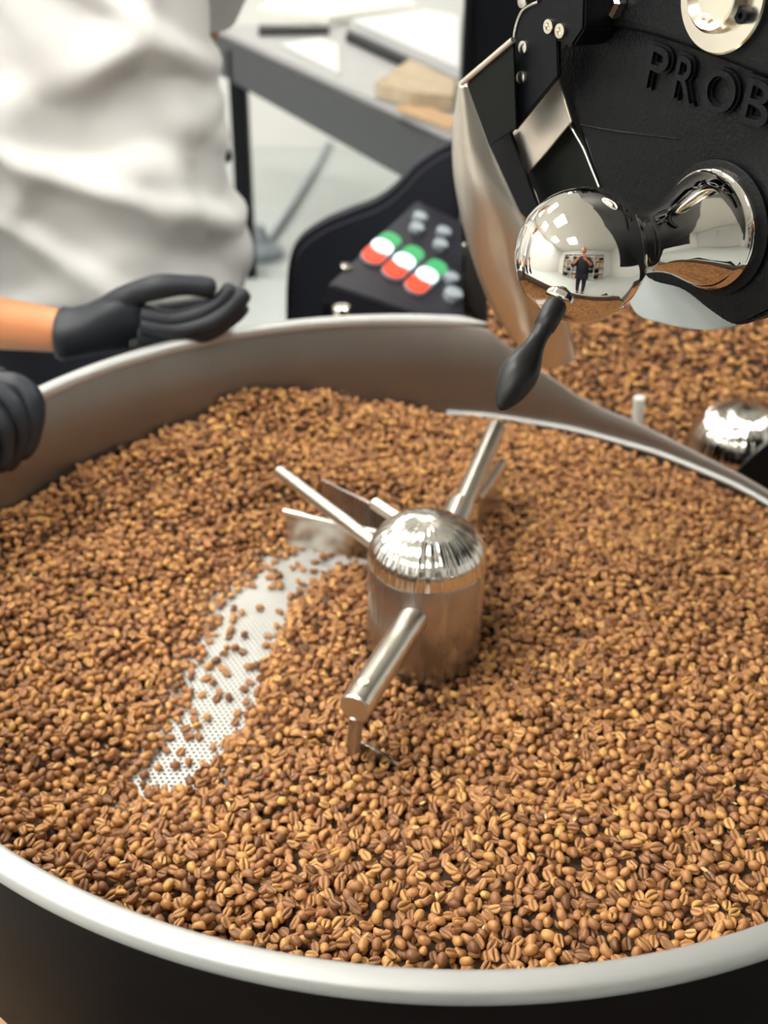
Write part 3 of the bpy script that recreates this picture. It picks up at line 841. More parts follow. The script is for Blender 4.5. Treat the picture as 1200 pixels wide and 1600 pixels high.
# black handle hanging from the ball
ha = BALL + Vector((0, 0, 0)) ; hs = CAM + ray(866, 482) * 0.600; he = CAM + ray(781, 641) * 0.585
hd = (he - hs); HL = hd.length
x_, y_, z_ = frame_from(hd)
hp = [(0, -0.004), (0.0058, -0.004), (0.0064, 0.000), (0.0064, 0.10 * HL), (0.0061, 0.19 * HL), (0.0055, 0.20 * HL), (0.0050, 0.29 * HL), (0.0060, 0.39 * HL), (0.0085, 0.50 * HL), (0.0101, 0.60 * HL), (0.0103, 0.68 * HL), (0.0091, 0.78 * HL), (0.0068, 0.88 * HL), (0.0042, 0.95 * HL), (0.0022, 0.985 * HL), (0, HL)]
hp = [(r, h) for r, h in hp]
sm = spline([Vector((r, h, 0)) for r, h in hp[5:]], 4)
hp2 = hp[:5] + [(max(0, v.x), v.y) for v in sm]
V, Fc = lathe_pts(hp2, hs - BALL, hd, 40)
o = mesh_obj('handle', V, Fc, M['blackmatt'], ballo); sharp(o, 50); o['label'] = 'matt black teardrop handle'
nut = lathe_pts([(0, 0), (0.0085, 0), (0.0085, 0.003), (0.006, 0.005), (0, 0.005)], hs - BALL - hd.normalized() * 0.008, hd, 24)
o = mesh_obj('handle_collar', nut[0], nut[1], M['chrome'], ballo); sharp(o, 40)

# sight glass at the top right
sg = at_face(1136, -8, 0.006)
lathe('sight_flange', [(0, 0), (0.0305, 0), (0.031, 0.001), (0.031, 0.004), (0.030, 0.005), (0.020, 0.0052), (0.0195, 0.011), (0.0175, 0.013), (0.0155, 0.011), (0.013, 0.009), (0, 0.009)], sg, FN, M['brass'], ro, seg=64)['label'] = 'pale brass sight glass flange'
for px, py in ((1111, 33), (1168, 24)):
    c = at_face(px, py, 0.0105)
    lathe('bolt', [(0, 0), (0.0042, 0), (0.0044, 0.0006), (0.0044, 0.0055), (0.0038, 0.006), (0.0018, 0.006), (0.0018, 0.003), (0, 0.003)], c, FN, M['brass'] if px < 1150 else M['black'], ro, seg=20)
# nut on the band
c = at_face(963, 2, 0.006)
lathe('hex_nut', [(0, 0), (0.0095, 0), (0.0105, 0.001), (0.0105, 0.007), (0.008, 0.009), (0, 0.009)], c, FN, M['chrome'], ro, seg=6)
# hinge block with two screws
hb_ = [at_face(*p, 0.030) for p in [(843, -60), (915, -60), (912, 45), (893, 74), (866, 62), (846, 42)]]
slab('hinge_block', hb_, -FN * 0.029, M['black'], ro, 0.0015)
for px, py in ((860, 41), (878, 48)):
    c = at_face(px, py, 0.030)
    lathe('screw', [(0, 0), (0.0045, 0), (0.0048, 0.0008), (0.0044, 0.0024), (0.0022, 0.0026), (0.0018, 0.0012), (0, 0.0012)], c, FN, M['brass'], ro, seg=20)
# bracket plate carrying the chute
OB = 0.022
br_ = spline([at_face(*p, OB) for p in [(803, 80), (806, 45), (818, 16), (842, 3)]], 5) + [at_face(*p, OB) for p in [(868, 8), (872, 118), (838, 160), (803, 204)]]
slab('bracket_plate', br_, -FN * 0.004, M['black'], ro, 0.0008)
tube('bracket_edge', [p + FN * 0.0004 for p in spline([at_face(*p, OB) for p in [(803, 78), (806, 45), (818, 16), (842, 3)]], 5)], 0.0011, M['satin'], ro, seg=8)
for px, py in ((819, 74), (816, 121), (818, 2)):
    c = at_face(px, py, OB)
    lathe('rivet', [(0, 0), (0.0046, 0), (0.0042, 0.0018), (0.002, 0.0026), (0, 0.0028)], c, FN, M['satin'], ro, seg=18)
# chute: dark side sheet, cream polished curved sheet, inner plates
slab('chute_side_sheet', [at_face(*p, 0.03) for p in [(729, 132), (802, 66), (806, 200), (764, 228)]], -FN * 0.0016, M['blacksheet'], ro, 0.0003)
e1_, e2_ = at_face(722, 130, 0.031), at_face(802, 62, 0.031)
tube('chute_side_edge', [e1_, e2_], 0.0022, M['cream'], ro, seg=8)
def ruled(name, Lp, Rp, bulge, thick, m, parent, n=6, seg=14):
    """curved sheet between two world-space edge curves"""
    Ls = spline(Lp, seg); Rs = spline(Rp, seg); k = min(len(Ls), len(Rs))
    Ls = [Ls[int(i * (len(Ls) - 1) / (k - 1))] for i in range(k)]; Rs = [Rs[int(i * (len(Rs) - 1) / (k - 1))] for i in range(k)]
    V = []; Fc = []
    bd = Vector(bulge)
    for a, b in zip(Ls, Rs):
        for j in range(n + 1):
            t = j / n; V.append(a.lerp(b, t) + bd * math.sin(math.pi * t))
    m_ = n + 1
    for i in range(k - 1):
        for j in range(n): Fc.append((i * m_ + j, i * m_ + j + 1, (i + 1) * m_ + j + 1, (i + 1) * m_ + j))
    o = mesh_obj(name, V, Fc, m)
    md = o.modifiers.new('thick', 'SOLIDIFY'); md.thickness = thick; md.offset = 0
    keep(o, parent); return o
YC = 0.26
Lp = [at_y(718, 128, YC), at_y(708, 220, YC), at_y(714, 300, YC), at_y(738, 400, YC), at_y(775, 490, YC + .02), at_y(838, 572, YC + 0.04)]
Rp = [at_y(734, 130, YC - 0.02), at_y(768, 230, YC - 0.02), at_y(806, 320, YC - 0.03), at_y(850, 410, YC - 0.02), at_y(880, 480, YC), at_y(900, 560, YC + 0.05)]
ruled('chute_shell', Lp, Rp, (-0.004, -0.015, 0.0), 0.002, M['cream'], ro, n=10)['label'] = 'curved cream-bright polished steel chute shell'
slab('chute_plate', [at_face(*p, 0.006) for p in [(800, 208), (870, 117), (892, 190), (846, 246), (822, 272)]], -FN * 0.002, M['cream'], ro, 0.0004)['label'] = 'bright cream polished plate of the chute'
slab('chute_web', [at_face(*p, 0.012) for p in [(764, 228), (796, 206), (842, 330), (838, 360), (812, 332)]], -FN * 0.003, M['black'], ro, 0.0004)
slab('shadow_sheet', [at_face(*p, -0.004) for p in [(822, 272), (846, 246), (892, 190), (908, 206), (938, 295), (900, 330), (850, 330)]], -FN * 0.002, M['blacksheet'], ro, 0.0004)  # dark sheet standing in for the shadow beside the chute plate
tube('plate_edge', [at_face(*p, 0.0012) for p in [(888, 190), (912, 232), (936, 292)]], 0.0010, M['satin'], ro, seg=8)
tube('chute_bead', [at_face(*p, 0.008) for p in [(822, 276), (836, 300), (846, 330)]], 0.0012, M['chrome'], ro, seg=8)

# ------------------------------------------------------------------ control box behind the tray
YB = 0.80
cb = empty('control_box', at_y(640, 470, YB) , 'dark slanted control box with three lit red and green rocker switches', 'control box')
def PB(px, py):   # slanted panel plane through three points
    d = ray(px, py); t = (PB.o - CAM).dot(PB.n) / d.dot(PB.n); return CAM + d * t
A_ = at_y(522, 436, 0.70); B_ = at_y(652, 312, 1.00); C_ = at_y(700, 500, 0.70)
PB.o = A_; PB.n = (B_ - A_).cross(C_ - A_).normalized()
if PB.n.dot(ray(620, 400)) > 0: PB.n = -PB.n
pan = [PB(*p) for p in [(514, 444), (652, 312), (724, 347), (726, 500), (700, 508)]]
slab('panel', pan, -PB.n * 0.035, M['panelgrey'], cb, 0.003)
fe = [PB(*p) for p in [(514, 444), (700, 508), (700, 560), (520, 500)]]
slab('housing', [PB(514, 446) - PB.n * 0.035, PB(652, 314) - PB.n * 0.035, PB(724, 349) - PB.n * 0.035, PB(726, 500) - PB.n * 0.035, PB(700, 508) - PB.n * 0.035], (0, 0.0, -0.20), M['black'], cb, 0.003)
def panel_capsule(p1, p2, r, off, h, m, name, parent):
    a = PB(*p1); b = PB(*p2); ax = (b - a).normalized(); ay = PB.n.cross(ax).normalized(); c = []
    for k in range(13): t = -math.pi / 2 + math.pi * k / 12; c.append(b + ax * r * math.cos(t) + ay * r * math.sin(t))
    for k in range(13): t = math.pi / 2 + math.pi * k / 12; c.append(a + ax * r * math.cos(t) + ay * r * math.sin(t))
    return slab(name, [p + PB.n * off for p in c], PB.n * h, m, parent, 0.0008)
for (rx, ry), (gx_, gy_) in (((580, 405), (610, 377)), ((613, 428), (646, 398)), ((648, 451), (682, 420))):
    sw = panel_capsule((rx, ry), (gx_, gy_), 0.0172, 0.0, 0.004, M['grey'], 'switch', cb)
    mid = ((rx + gx_) / 2, (ry + gy_) / 2)
    for (q1, q2, mm, nm, hh, rr_) in ((( rx, ry), (rx + 6, ry - 6), M['red'], 'red_rocker', 0.004, 0.0158), ((gx_ - 6, gy_ + 6), (gx_, gy_), M['green'], 'green_rocker', 0.004, 0.0158), ((mid[0] - 1, mid[1] + 1), (mid[0] + 1, mid[1] - 1), M['lit'], 'indicator', 0.006, 0.0160)):
        o = panel_capsule(q1, q2, rr_, 0.003, hh, mm, nm, None); o.parent = sw
        o.location = Vector((0, 0, 0)); o.matrix_parent_inverse = Matrix.Identity(4)
for px, py in ((654, 345), (649, 362), (691, 368), (686, 388), (703, 440)):
    rod('knob', PB(px, py), PB(px, py) + PB.n * 0.012, 0.0115, M['grey'], cb, 20)
rod('knob', PB(705, 467), PB(705, 467) + PB.n * 0.014, 0.014, M['grey'], cb, 20)
rod('screw', PB(541, 418), PB(541, 418) + PB.n * 0.004, 0.0085, M['satin'], cb, 16)
wp = [at_y(*p, 1.12) for p in [(655, 318), (712, 262), (724, 352)]]
tag(slab('white_card', wp, (0, 0.003, 0), M['paper']), 'white card standing behind the control box', 'card')
rod('bolt', at_y(729, 389, 1.11), at_y(729, 389, 1.152), 0.010, M['satin'], ro, 16)
rod('rim_clamp_knob', (at_y(534, 486, 0.62)) + Vector((0, 0, -0.03)), at_y(534, 478, 0.62), 0.012, M['brass'])
tag(bpy.data.objects['rim_clamp_knob'], 'small blurred brass knob just behind the far rim', 'knob')

# black cover slumped over the roaster's side
cv = spline([at_y(*p, 1.05) for p in [(446, 520), (448, 430), (462, 385), (500, 355), (545, 335), (590, 318), (625, 290), (650, 262), (690, 235), (716, 226)]], 5)
cvb = cv + [at_y(722, 330, 1.05), at_y(690, 520, 1.05), at_y(690, 640, 1.05), at_y(446, 640, 1.05)]
co = slab('black_cloth_cover', cvb, (0, 0.06, 0), M['navy'], None, 0.012)
tag(co, 'lumpy black cloth cover slumped behind the control box', 'cover')

# ------------------------------------------------------------------ work table behind, with papers
TZ = -0.05
tb = empty('work_table', (0.0, 2.6, FLOOR), 'grey steel framed work table behind the man in white', 'table')
f1 = at_z(346, 62, TZ); f2 = at_z(716, 236, TZ)
dv = (f2 - f1).normalized(); nv = Vector((0, 0, 1)).cross(dv); 
if nv.y < 0: nv = -nv
f0 = f1 - dv * 0.15; f3 = f2 + dv * 0.02
slab('rail', [f0, f3, f3 - up * 0.12, f0 - up * 0.12], nv * 0.04, M['greysteel'], tb, 0.003)
slab('table_top', [f0 + nv * 0.02 + up * 0.001, f3 + nv * 0.02 + up * 0.001, f3 + nv * 1.5 + up * 0.001, f0 + nv * 1.5 + up * 0.001], up * 0.02, M['table'], tb, 0.002)
lg = at_z(370, 80, TZ - 0.02)
for q in (f1 + dv * 0.07 + nv * 0.03, f3 - dv * 0.05 + nv * 0.03, f1 + dv * 0.05 + nv * 1.4, f3 - dv * 0.05 + nv * 1.4):
    box('leg', (q.x, q.y, (FLOOR + TZ - 0.02) / 2), (0.06, 0.06, TZ - 0.02 - FLOOR), M['black'], tb, rot=None)
TT = TZ + 0.022
def flat(name, pxs, z, th, m, label, cat, group=None):
    o = slab(name, [at_z(a, b, z) for a, b in pxs], up * th, m, None, 0.002 if th > 0.006 else 0)
    return tag(o, label, cat, group)
flat('paper_sheet', [(400, 26), (515, 40), (655, 22), (640, 4), (470, -10)], TT + 0.002, 0.03, M['paper'], 'cream stack of paper lying at the far end of the table', 'papers')
flat('flat_box', [(548, 50), (716, 130), (716, 44), (660, 30)], TT + 0.002, 0.04, M['white'], 'pale grey flat box lying on the table beside the roaster', 'box')
flat('document_folder', [(440, 72), (530, 118), (528, 72), (500, 62)], TT + 0.001, 0.006, M['white'], 'white folder lying near the table edge', 'folder')
flat('folder_edge', [(404, 56), (515, 54), (515, 47), (404, 44)], TT + 0.001, 0.012, M['black'], 'thin black tray edge under the cream papers', 'tray')
flat('black_tray', [(540, 64), (714, 146), (714, 136), (543, 55)], TT + 0.001, 0.02, M['black'], 'black tray edge under the pale grey box', 'tray')
flat('coffee_sample_bag', [(585, 152), (640, 112), (712, 148), (708, 175), (640, 168)], TT + 0.001, 0.035, M['tan'], 'tan bag of beans lying on the table by the roaster', 'bag')
flat('wooden_board', [(618, 172), (706, 206), (708, 186), (655, 162)], TT + 0.001, 0.006, M['card'], 'brownish board at the near edge of the table', 'board')

# hoses or cables low on the floor behind the tray
tg = [at_z(*p, FLOOR + 0.02) for p in [(395, 405), (430, 360), (470, 300), (520, 210), (545, 120)]]
tag(tube('floor_cable', spline(tg, 6), 0.014, M['grey']), 'pale grey cable crossing the light floor', 'cable')
ps = at_z(402, 400, FLOOR)
fl = lathe('metal_floor_fitting', [(0, 0), (0.10, 0), (0.10, 0.03), (0.05, 0.06), (0.03, 0.12), (0, 0.12)], ps, (0, 0, 1), M['grey'], None, seg=24)
tag(fl, 'blurred grey metal foot on the pale floor beside the man', 'foot')

# ------------------------------------------------------------------ people
def loft(name, rings, m, parent, seg=64, fold=None, caps=True):
    """rings: (centre, half width x-dir, half depth, side dir, front dir)"""
    V = []; Fc = []
    for ri, (c, a, b, sd, fd) in enumerate(rings):
        for k in range(seg):
            t = 2 * math.pi * k / seg
            ct, st = math.cos(t), math.sin(t)
            p = Vector(c) + Vector(sd) * a * math.copysign(abs(ct) ** 0.85, ct) + Vector(fd) * b * math.copysign(abs(st) ** 0.85, st)
            if fold: p += (Vector(sd) * ct + Vector(fd) * st).normalized() * fold(t, ri / (len(rings) - 1), p)
            V.append(p)
    for i in range(len(rings) - 1):
        for k in range(seg): Fc.append((i * seg + k, i * seg + (k + 1) % seg, (i + 1) * seg + (k + 1) % seg, (i + 1) * seg + k))
    if caps: Fc.append(tuple(range(seg))); Fc.append(tuple((len(rings) - 1) * seg + k for k in range(seg)))
    o = mesh_obj(name, V, Fc, m)
    if parent is not None: keep(o, parent)
    return o
def person(pos, face, label, wristR, elbR, wristL, elbL, shirt, trousers, group=None, folds=True, head_tilt=0.25, shw=0.20, scale=1.0, wf=1.0):
    """pos: floor point between the feet; face: horizontal facing direction"""
    f = Vector(face).normalized(); s = Vector((0, 0, 1)).cross(f)    # s: the person's left
    P = Vector(pos); K = scale
    def L(side, fwd, h): return P + s * side * K + f * fwd * K + up * h * K
    r = empty('person', P, label, 'person', group)
    N_ = [(L(0, 0, 0.95), (0.13, 0.10)), (L(0, 0.0, 1.10), (0.12, 0.09)), (L(0, 0.0, 1.28), (0.14, 0.10)), (L(0, 0.0, 1.40), (0.12, 0.08)), (L(0, 0.01, 1.50), 0.052), (L(0, 0.035, 1.57), 0.055),
          (L(-shw * .85, 0, 1.40), 0.055), (Vector(elbR), 0.040), (Vector(elbR).lerp(Vector(wristR), 0.35), 0.041), (Vector(elbR).lerp(Vector(wristR), 0.88), 0.028), (Vector(wristR), 0.026),
          (L(shw * .85, 0, 1.40), 0.055), (Vector(elbL), 0.040), (Vector(elbL).lerp(Vector(wristL), 0.35), 0.041), (Vector(elbL).lerp(Vector(wristL), 0.88), 0.028), (Vector(wristL), 0.026),
          (L(-0.09, 0, 0.86), 0.085), (L(-0.10, 0.01, 0.48), 0.058), (L(-0.10, -0.01, 0.10), 0.04), (L(-0.10, 0.12, 0.045), 0.032),
          (L(0.09, 0, 0.86), 0.085), (L(0.10, 0.01, 0.48), 0.058), (L(0.10, -0.01, 0.10), 0.04), (L(0.10, 0.12, 0.045), 0.032)]
    E_ = [(0, 1), (1, 2), (2, 3), (3, 4), (4, 5), (3, 6), (6, 7), (7, 8), (8, 9), (9, 10), (3, 11), (11, 12), (12, 13), (13, 14), (14, 15), (0, 16), (16, 17), (17, 18), (18, 19), (0, 20), (20, 21), (21, 22), (22, 23)]
    skin_obj('body', N_, E_, M['skin'], r, root=0)
    # head: shaped sphere with eye sockets, nose and jaw
    hc = L(0, 0.045, 1.655)
    bm = bmesh.new(); bmesh.ops.create_uvsphere(bm, u_segments=40, v_segments=28, radius=1)
    tl = Matrix.Rotation(-head_tilt, 3, s)
    for v in bm.verts:
        x, y, z = v.co       # x side, y front, z up
        fy = max(0, y)
        w_ = 0.076 * (1 - 0.20 * max(0, -z)); d_ = 0.095; h_ = 0.118
        q = [x * w_, y * d_, z * h_]
        if y > 0:
            q[1] += 0.022 * math.exp(-((x / 0.16) ** 2)) * math.exp(-(((z + 0.12) / 0.18) ** 2))      # nose
            q[1] -= 0.012 * math.exp(-(((abs(x) - 0.42) / 0.18) ** 2)) * math.exp(-(((z - 0.06) / 0.12) ** 2))   # sockets
            q[1] += 0.006 * math.exp(-((x / 0.3) ** 2)) * math.exp(-(((z + 0.45) / 0.08) ** 2))       # lips
            q[1] += 0.010 * math.exp(-((x / 0.35) ** 2)) * math.exp(-(((z + 0.78) / 0.2) ** 2))       # chin
        q = tl @ (s * q[0] + f * q[1] + up * q[2])
        v.co = hc + q * K
    keep(bm_obj('head', bm, M['skin'], smooth=True), r)
    def hp_(x, y, z): return hc + (tl @ (s * x + f * y + up * z)) * K
    for sx in (-1, 1):
        bm = bmesh.new(); bmesh.ops.create_uvsphere(bm, u_segments=14, v_segments=10, radius=0.011); bmesh.ops.translate(bm, vec=hp_(sx * 0.031, 0.080, 0.008), verts=bm.verts)
        keep(bm_obj('eye', bm, M['eye'], smooth=True), r)
        bm = bmesh.new(); bmesh.ops.create_uvsphere(bm, u_segments=14, v_segments=10, radius=1)
        for v in bm.verts: v.co = hp_(sx * (0.076 + v.co.x * 0.010), -0.005 + v.co.y * 0.018, -0.005 + v.co.z * 0.032)
        keep(bm_obj('ear', bm, M['skin'], smooth=True), r)
    keep(tube('lips', [hp_(-0.02, 0.092, -0.052), hp_(0, 0.099, -0.053), hp_(0.02, 0.092, -0.052)], [0.003, 0.006, 0.003], M['lip']), r)
    bm = bmesh.new(); bmesh.ops.create_uvsphere(bm, u_segments=36, v_segments=24, radius=1)
    for v in bm.verts:
        x, y, z = v.co
        k = 1.10 if (z > 0.32 or (y < 0.1 and z > -0.45)) else 0.86
        if y > 0.55 and z < 0.62: k = 0.86
        v.co = hp_(x * 0.078 * k, y * 0.097 * k - 0.004, z * 0.120 * k + 0.002)
    keep(bm_obj('hair', bm, M['hair'], smooth=True), r)
    # shirt
    rings = []
    nr = 70
    for i in range(nr + 1):
        t = i / nr; h = 0.745 + 0.715 * t
        a = 0.203 - 0.012 * math.sin(math.pi * min(1, t * 1.2)) + 0.012 * (1 - t) ** 2
        if t > 0.80: a = a * (1 - ((t - 0.80) / 0.2) ** 2 * 0.55)
        b = 0.125 + 0.012 * math.sin(math.pi * t)
        if t > 0.85: b *= 1 - ((t - 0.85) / 0.15) ** 2 * 0.35
        rings.append((L(0, 0, h), a * K * wf, b * K, s, f))
    def fold(t, v, p):
        if not folds: return 0.004 * noise.noise(p * 9)
        u = math.cos(t) * 0.2; h = v * 0.66
        d = 0.0
        # diagonal drag folds falling from the upper left to the right hip
        for (a_, fr, amp, ph) in ((0.75, 46, 0.0080, 0.3), (0.35, 33, 0.0075, 2.1), (-0.9, 40, 0.0050, 1.0)):
            ww = noise.noise(Vector((u * 7 + ph * 5, h * 7, ph * 3)))
            cth = u * math.sin(a_) + h * math.cos(a_)
            sft = math.sin(cth * fr + 3.2 * ww + ph)
            d += 1.35 * amp * (max(0, sft) ** 1.6 * 2 - 0.6) * (0.45 + 0.55 * noise.noise(Vector((u * 5, h * 5, ph * 9))) + 0.3)
        return d + 0.008 * noise.noise(p * 6) + 0.0035 * noise.noise(p * 19)
    loft('shirt', rings, shirt, r, 120, fold)
    for sh, el, wr in ((L(-shw * .80, 0, 1.395), elbR, wristR), (L(shw * .80, 0, 1.395), elbL, wristL)):
        sh = Vector(sh); el = Vector(el); wr = Vector(wr)
        pp = spline([sh, sh.lerp(el, .3), sh.lerp(el, .7), el, el.lerp(wr, .18), el.lerp(wr, .30)], 3)
        tube('sleeve', pp, [(0.074 - 0.018 * i_ / (len(pp) - 1)) * K for i_ in range(len(pp))], shirt, r, 28)
    # trousers
    N2 = [(L(0, 0, 0.93), (0.165, 0.115)), (L(0, 0, 0.84), (0.165, 0.115)), (L(-0.095, 0, 0.78), 0.095), (L(-0.10, 0.012, 0.48), 0.072), (L(-0.10, -0.01, 0.09), 0.060), (L(0.095, 0, 0.78), 0.095), (L(0.10, 0.012, 0.48), 0.072), (L(0.10, -0.01, 0.09), 0.060)]
    skin_obj('trousers', N2, [(0, 1), (1, 2), (2, 3), (3, 4), (1, 5), (5, 6), (6, 7)], trousers, r, root=1)
    for sx in (-1, 1):
        bm = bmesh.new(); bmesh.ops.create_uvsphere(bm, u_segments=20, v_segments=12, radius=1)
        for v in bm.verts:
            v.co = L(sx * 0.10 + v.co.x * 0.048, 0.065 + v.co.y * 0.145, 0.048 + v.co.z * 0.048 * (1 if v.co.z < 0 else 1.1 - 0.4 * max(0, v.co.y)))
        keep(bm_obj('shoe', bm, M['blackmatt'], smooth=True), r)
    return r
def hand(name, wrist, palm_dir, palm_n, side, curls, parent, m, size=1.0, thumb_curl=0.4, thumb_out=0.8, cuff=None, spread=0.08):
    """palm_dir: wrist to knuckles; palm_n: out of the palm; side: +1 when the thumb leaves towards palm_dir x palm_n"""
    d = Vector(palm_dir).normalized(); nrm = Vector(palm_n); nrm = (nrm - d * nrm.dot(d)).normalized(); t = d.cross(nrm) * side
    W0 = Vector(wrist); Z = size
    nodes = [(W0 - d * 0.03 * Z, (0.030 * Z, 0.024 * Z)), (W0 + d * 0.005, (0.029 * Z, 0.021 * Z)), (W0 + d * 0.045 * Z, (0.038 * Z, 0.018 * Z)), (W0 + d * 0.075 * Z, (0.036 * Z, 0.016 * Z))]
    edges = [(0, 1), (1, 2), (2, 3)]
    o = loft(name, [(W0 + d * (q * Z), a * Z, b * Z, t, nrm) for q, a, b in ((-0.052, .0355, .0300), (-0.048, .0375, .0320), (-0.03, .0325, .0275), (0.0, .031, .025), (0.02, .036, .023), (0.05, .042, .020), (0.08, .0435, .017), (0.092, .041, .014), (0.097, .036, .009))], m, parent, 32)
    fl_ = (0.072, 0.080, 0.075, 0.060)
    for i in range(4):
        off = (0.030 - 0.0205 * i) * Z
        base = W0 + d * (0.078 * Z - (0.006 * abs(i - 1.2)) * Z) + t * off
        dd = (d + t * spread * (1.5 - i)).normalized(); c = curls[i]
        pts = [base]; rad = [0.0110]
        segs = (0.5, 0.28, 0.22)
        for j, q in enumerate(segs):
            ang = c[j]
            ax = t * side
            # bend towards the palm normal
            nn = (nrm - dd * nrm.dot(dd)).normalized()
            dd = (dd * math.cos(ang) + nn * math.sin(ang)).normalized()
            for k in (0.5, 1.0): pts.append(pts[-1] + dd * fl_[i] * q * Z * 0.5)
            rad += [0.0100 - 0.0006 * j, 0.0098 - 0.0009 * j]
        sp_ = spline(pts, 4); n_ = len(sp_)
        rs = []
        for k in range(n_):
            u = k / (n_ - 1); rr_ = (0.0115 - 0.0030 * u) * Z
            if u > 0.9: rr_ *= math.sqrt(max(0.05, 1 - ((u - 0.9) / 0.105) ** 2))
            rs.append(rr_)
        f_ = tube('finger', sp_, rs, m, None, 14); f_.parent = o
    tb_ = W0 + d * 0.028 * Z + t * 0.022 * Z
    dd = (d * 0.62 + t * thumb_out + nrm * 0.35).normalized()
    pts = [tb_]
    for j, q in enumerate((0.040, 0.030, 0.026)):
        pts.append(pts[-1] + dd * q * Z)
        dd = (dd + d * thumb_curl + nrm * thumb_curl * 0.6 - t * thumb_curl * 0.5).normalized()
    sp_ = spline(pts, 5); n_ = len(sp_)
    rs = [((0.0175 - 0.0070 * (k / (n_ - 1))) * Z) * (1 if k < n_ - 2 else (0.85 if k == n_ - 2 else 0.45)) for k in range(n_)]
    f_ = tube('thumb', sp_, rs, m, None, 16); f_.parent = o
    return o

# man in white behind the tray
mc = at_y(120, 220, 0.80)
P1 = Vector((mc.x - 0.015, 0.86, FLOOR))
w1 = at_y(122, 520, 0.385); e1a = at_y(-210, 480, 0.55); eLw = Vector((P1.x + 0.10, 1.10, 0.12))
man = person(P1, (0.12, -1, 0), 'person in a white shirt and black gloves behind the tray', w1, e1a, eLw, at_y(335, -70, 0.96), M['shirt'], M['navy'], scale=1.0, wf=1.12)
def finger_tube(name, pts, r0, m, parent, r1=None):
    sp_ = spline(pts, 6); n_ = len(sp_); r1 = r1 or r0 * 0.78; rs = []
    for k in range(n_):
        u = k / (n_ - 1); q = r0 + (r1 - r0) * u + r0 * 0.05 * math.sin(u * math.pi * 5)
        if u > 0.9: q *= math.sqrt(max(0.06, 1 - ((u - 0.9) / 0.102) ** 2))
        rs.append(q)
    o = tube(name, sp_, rs, m, None, 16); o.parent = parent; return o
def pxl(pts, y): return [at_y(a_, b_, y + c_) for a_, b_, c_ in pts]
YH = 0.372
cx_ = [(92, 520, 34, .03), (98, 521, 38, .032), (112, 521, 37, .030), (135, 516, 38, .028), (165, 507, 46, .026), (195, 502, 51, .024), (218, 504, 44, .018), (234, 508, 30, .013), (243, 511, 12, .004)]
hx = Vector((1, 0.02, 0.0)); rings = []
for px, py, hh, dp in cx_:
    c = at_y(px, py, YH + 0.012)
    rings.append((c, hh / 1345.0, dp, Vector((0.06, -0.25, 0.97)).normalized(), Vector((0, 1, 0.25)).normalized()))
loft('apron', [(P1 + Vector((0, 0, h_)), a_, 0.115, Vector((1, 0, 0)), Vector((0, -1, 0))) for h_, a_ in ((0.42, 0.22), (0.5, 0.215), (0.62, 0.205), (0.735, 0.195), (0.742, 0.19))], M['navy'], man, 48)
g = loft('glove', rings, M['rubber'], man, 32)
g['label'] = 'black nitrile glove resting over the far rim'
finger_tube('finger', pxl([(222, 492, 0.0), (268, 500, 0.0), (318, 488, .005), (350, 466, .01), (366, 446, .015)], YH), 0.0125, M['rubber'], g)
finger_tube('finger', pxl([(222, 508, -.004), (275, 516, -.004), (330, 503, 0), (365, 478, .006), (384, 452, .012)], YH), 0.0125, M['rubber'], g)
finger_tube('finger', pxl([(218, 524, 0), (270, 529, 0), (325, 518, .004), (362, 496, .008), (382, 472, .012)], YH), 0.0120, M['rubber'], g)
finger_tube('finger', pxl([(205, 536, .004), (255, 540, .004), (300, 530, .008), (335, 514, .012)], YH), 0.0110, M['rubber'], g)
finger_tube('thumb', pxl([(165, 490, .01), (205, 462, .006), (250, 448, .004), (300, 446, .006), (338, 452, .01)], YH), 0.0165, M['rubber'], g, 0.0105)
hl = hand('glove', eLw, (0.1, -0.2, -1), (0, 1, 0), 1, [(0.3, 0.4, 0.3)] * 4, man, M['rubber'], 1.0)

# second person out at the left whose gloved hand grips the rim
w2 = at_y(-110, 625, 0.18); e2a = Vector((-0.80, 0.30, 0.12))
P2 = Vector((-1.12, 0.45, FLOOR))
per2 = person(P2, (1, -0.35, 0), 'person at the left whose black gloved fist grips the tray rim', Vector((-0.9, 0.05, -0.05)), Vector((-1.0, 0.12, 0.18)), w2, e2a, M['shirt'], M['navy'], folds=False)
rings = []
for px, py, hh, dp in [(-125, 622, 34, .03), (-118, 622, 38, .032), (-100, 624, 36, .030), (-75, 625, 44, .028), (-40, 630, 52, .026), (-12, 634, 50, .022), (2, 636, 40, .014), (8, 637, 22, .006)]:
    rings.append((at_y(px, py, 0.175), hh / 1480.0, dp, Vector((0.1, 0.75, 0.66)).normalized(), Vector((0.0, -0.66, 0.75)).normalized()))
g2 = loft('glove', rings, M['rubber'], per2, 32)
g2['label'] = 'black gloved fist curled over the left rim'
finger_tube('finger', pxl([(-10, 604, .03), (22, 602, .025), (46, 618, .02), (52, 655, .012), (44, 690, .006), (24, 712, .0)], 0.165), 0.0130, M['rubber'], g2)
finger_tube('finger', pxl([(-25, 616, .012), (4, 618, .01), (24, 640, .005), (29, 680, 0), (18, 712, -.006), (2, 728, -.01)], 0.165), 0.0132, M['rubber'], g2)
finger_tube('finger', pxl([(-38, 636, -.01), (-14, 642, -.012), (2, 668, -.016), (5, 705, -.02), (-8, 734, -.024)], 0.165), 0.0128, M['rubber'], g2)
finger_tube('finger', pxl([(-52, 658, -.03), (-34, 664, -.032), (-20, 690, -.036), (-24, 726, -.04)], 0.165), 0.0115, M['rubber'], g2)
finger_tube('thumb', pxl([(-80, 600, .03), (-50, 590, .035), (-20, 588, .04), (8, 596, .04)], 0.165), 0.0150, M['rubber'], g2, 0.011)
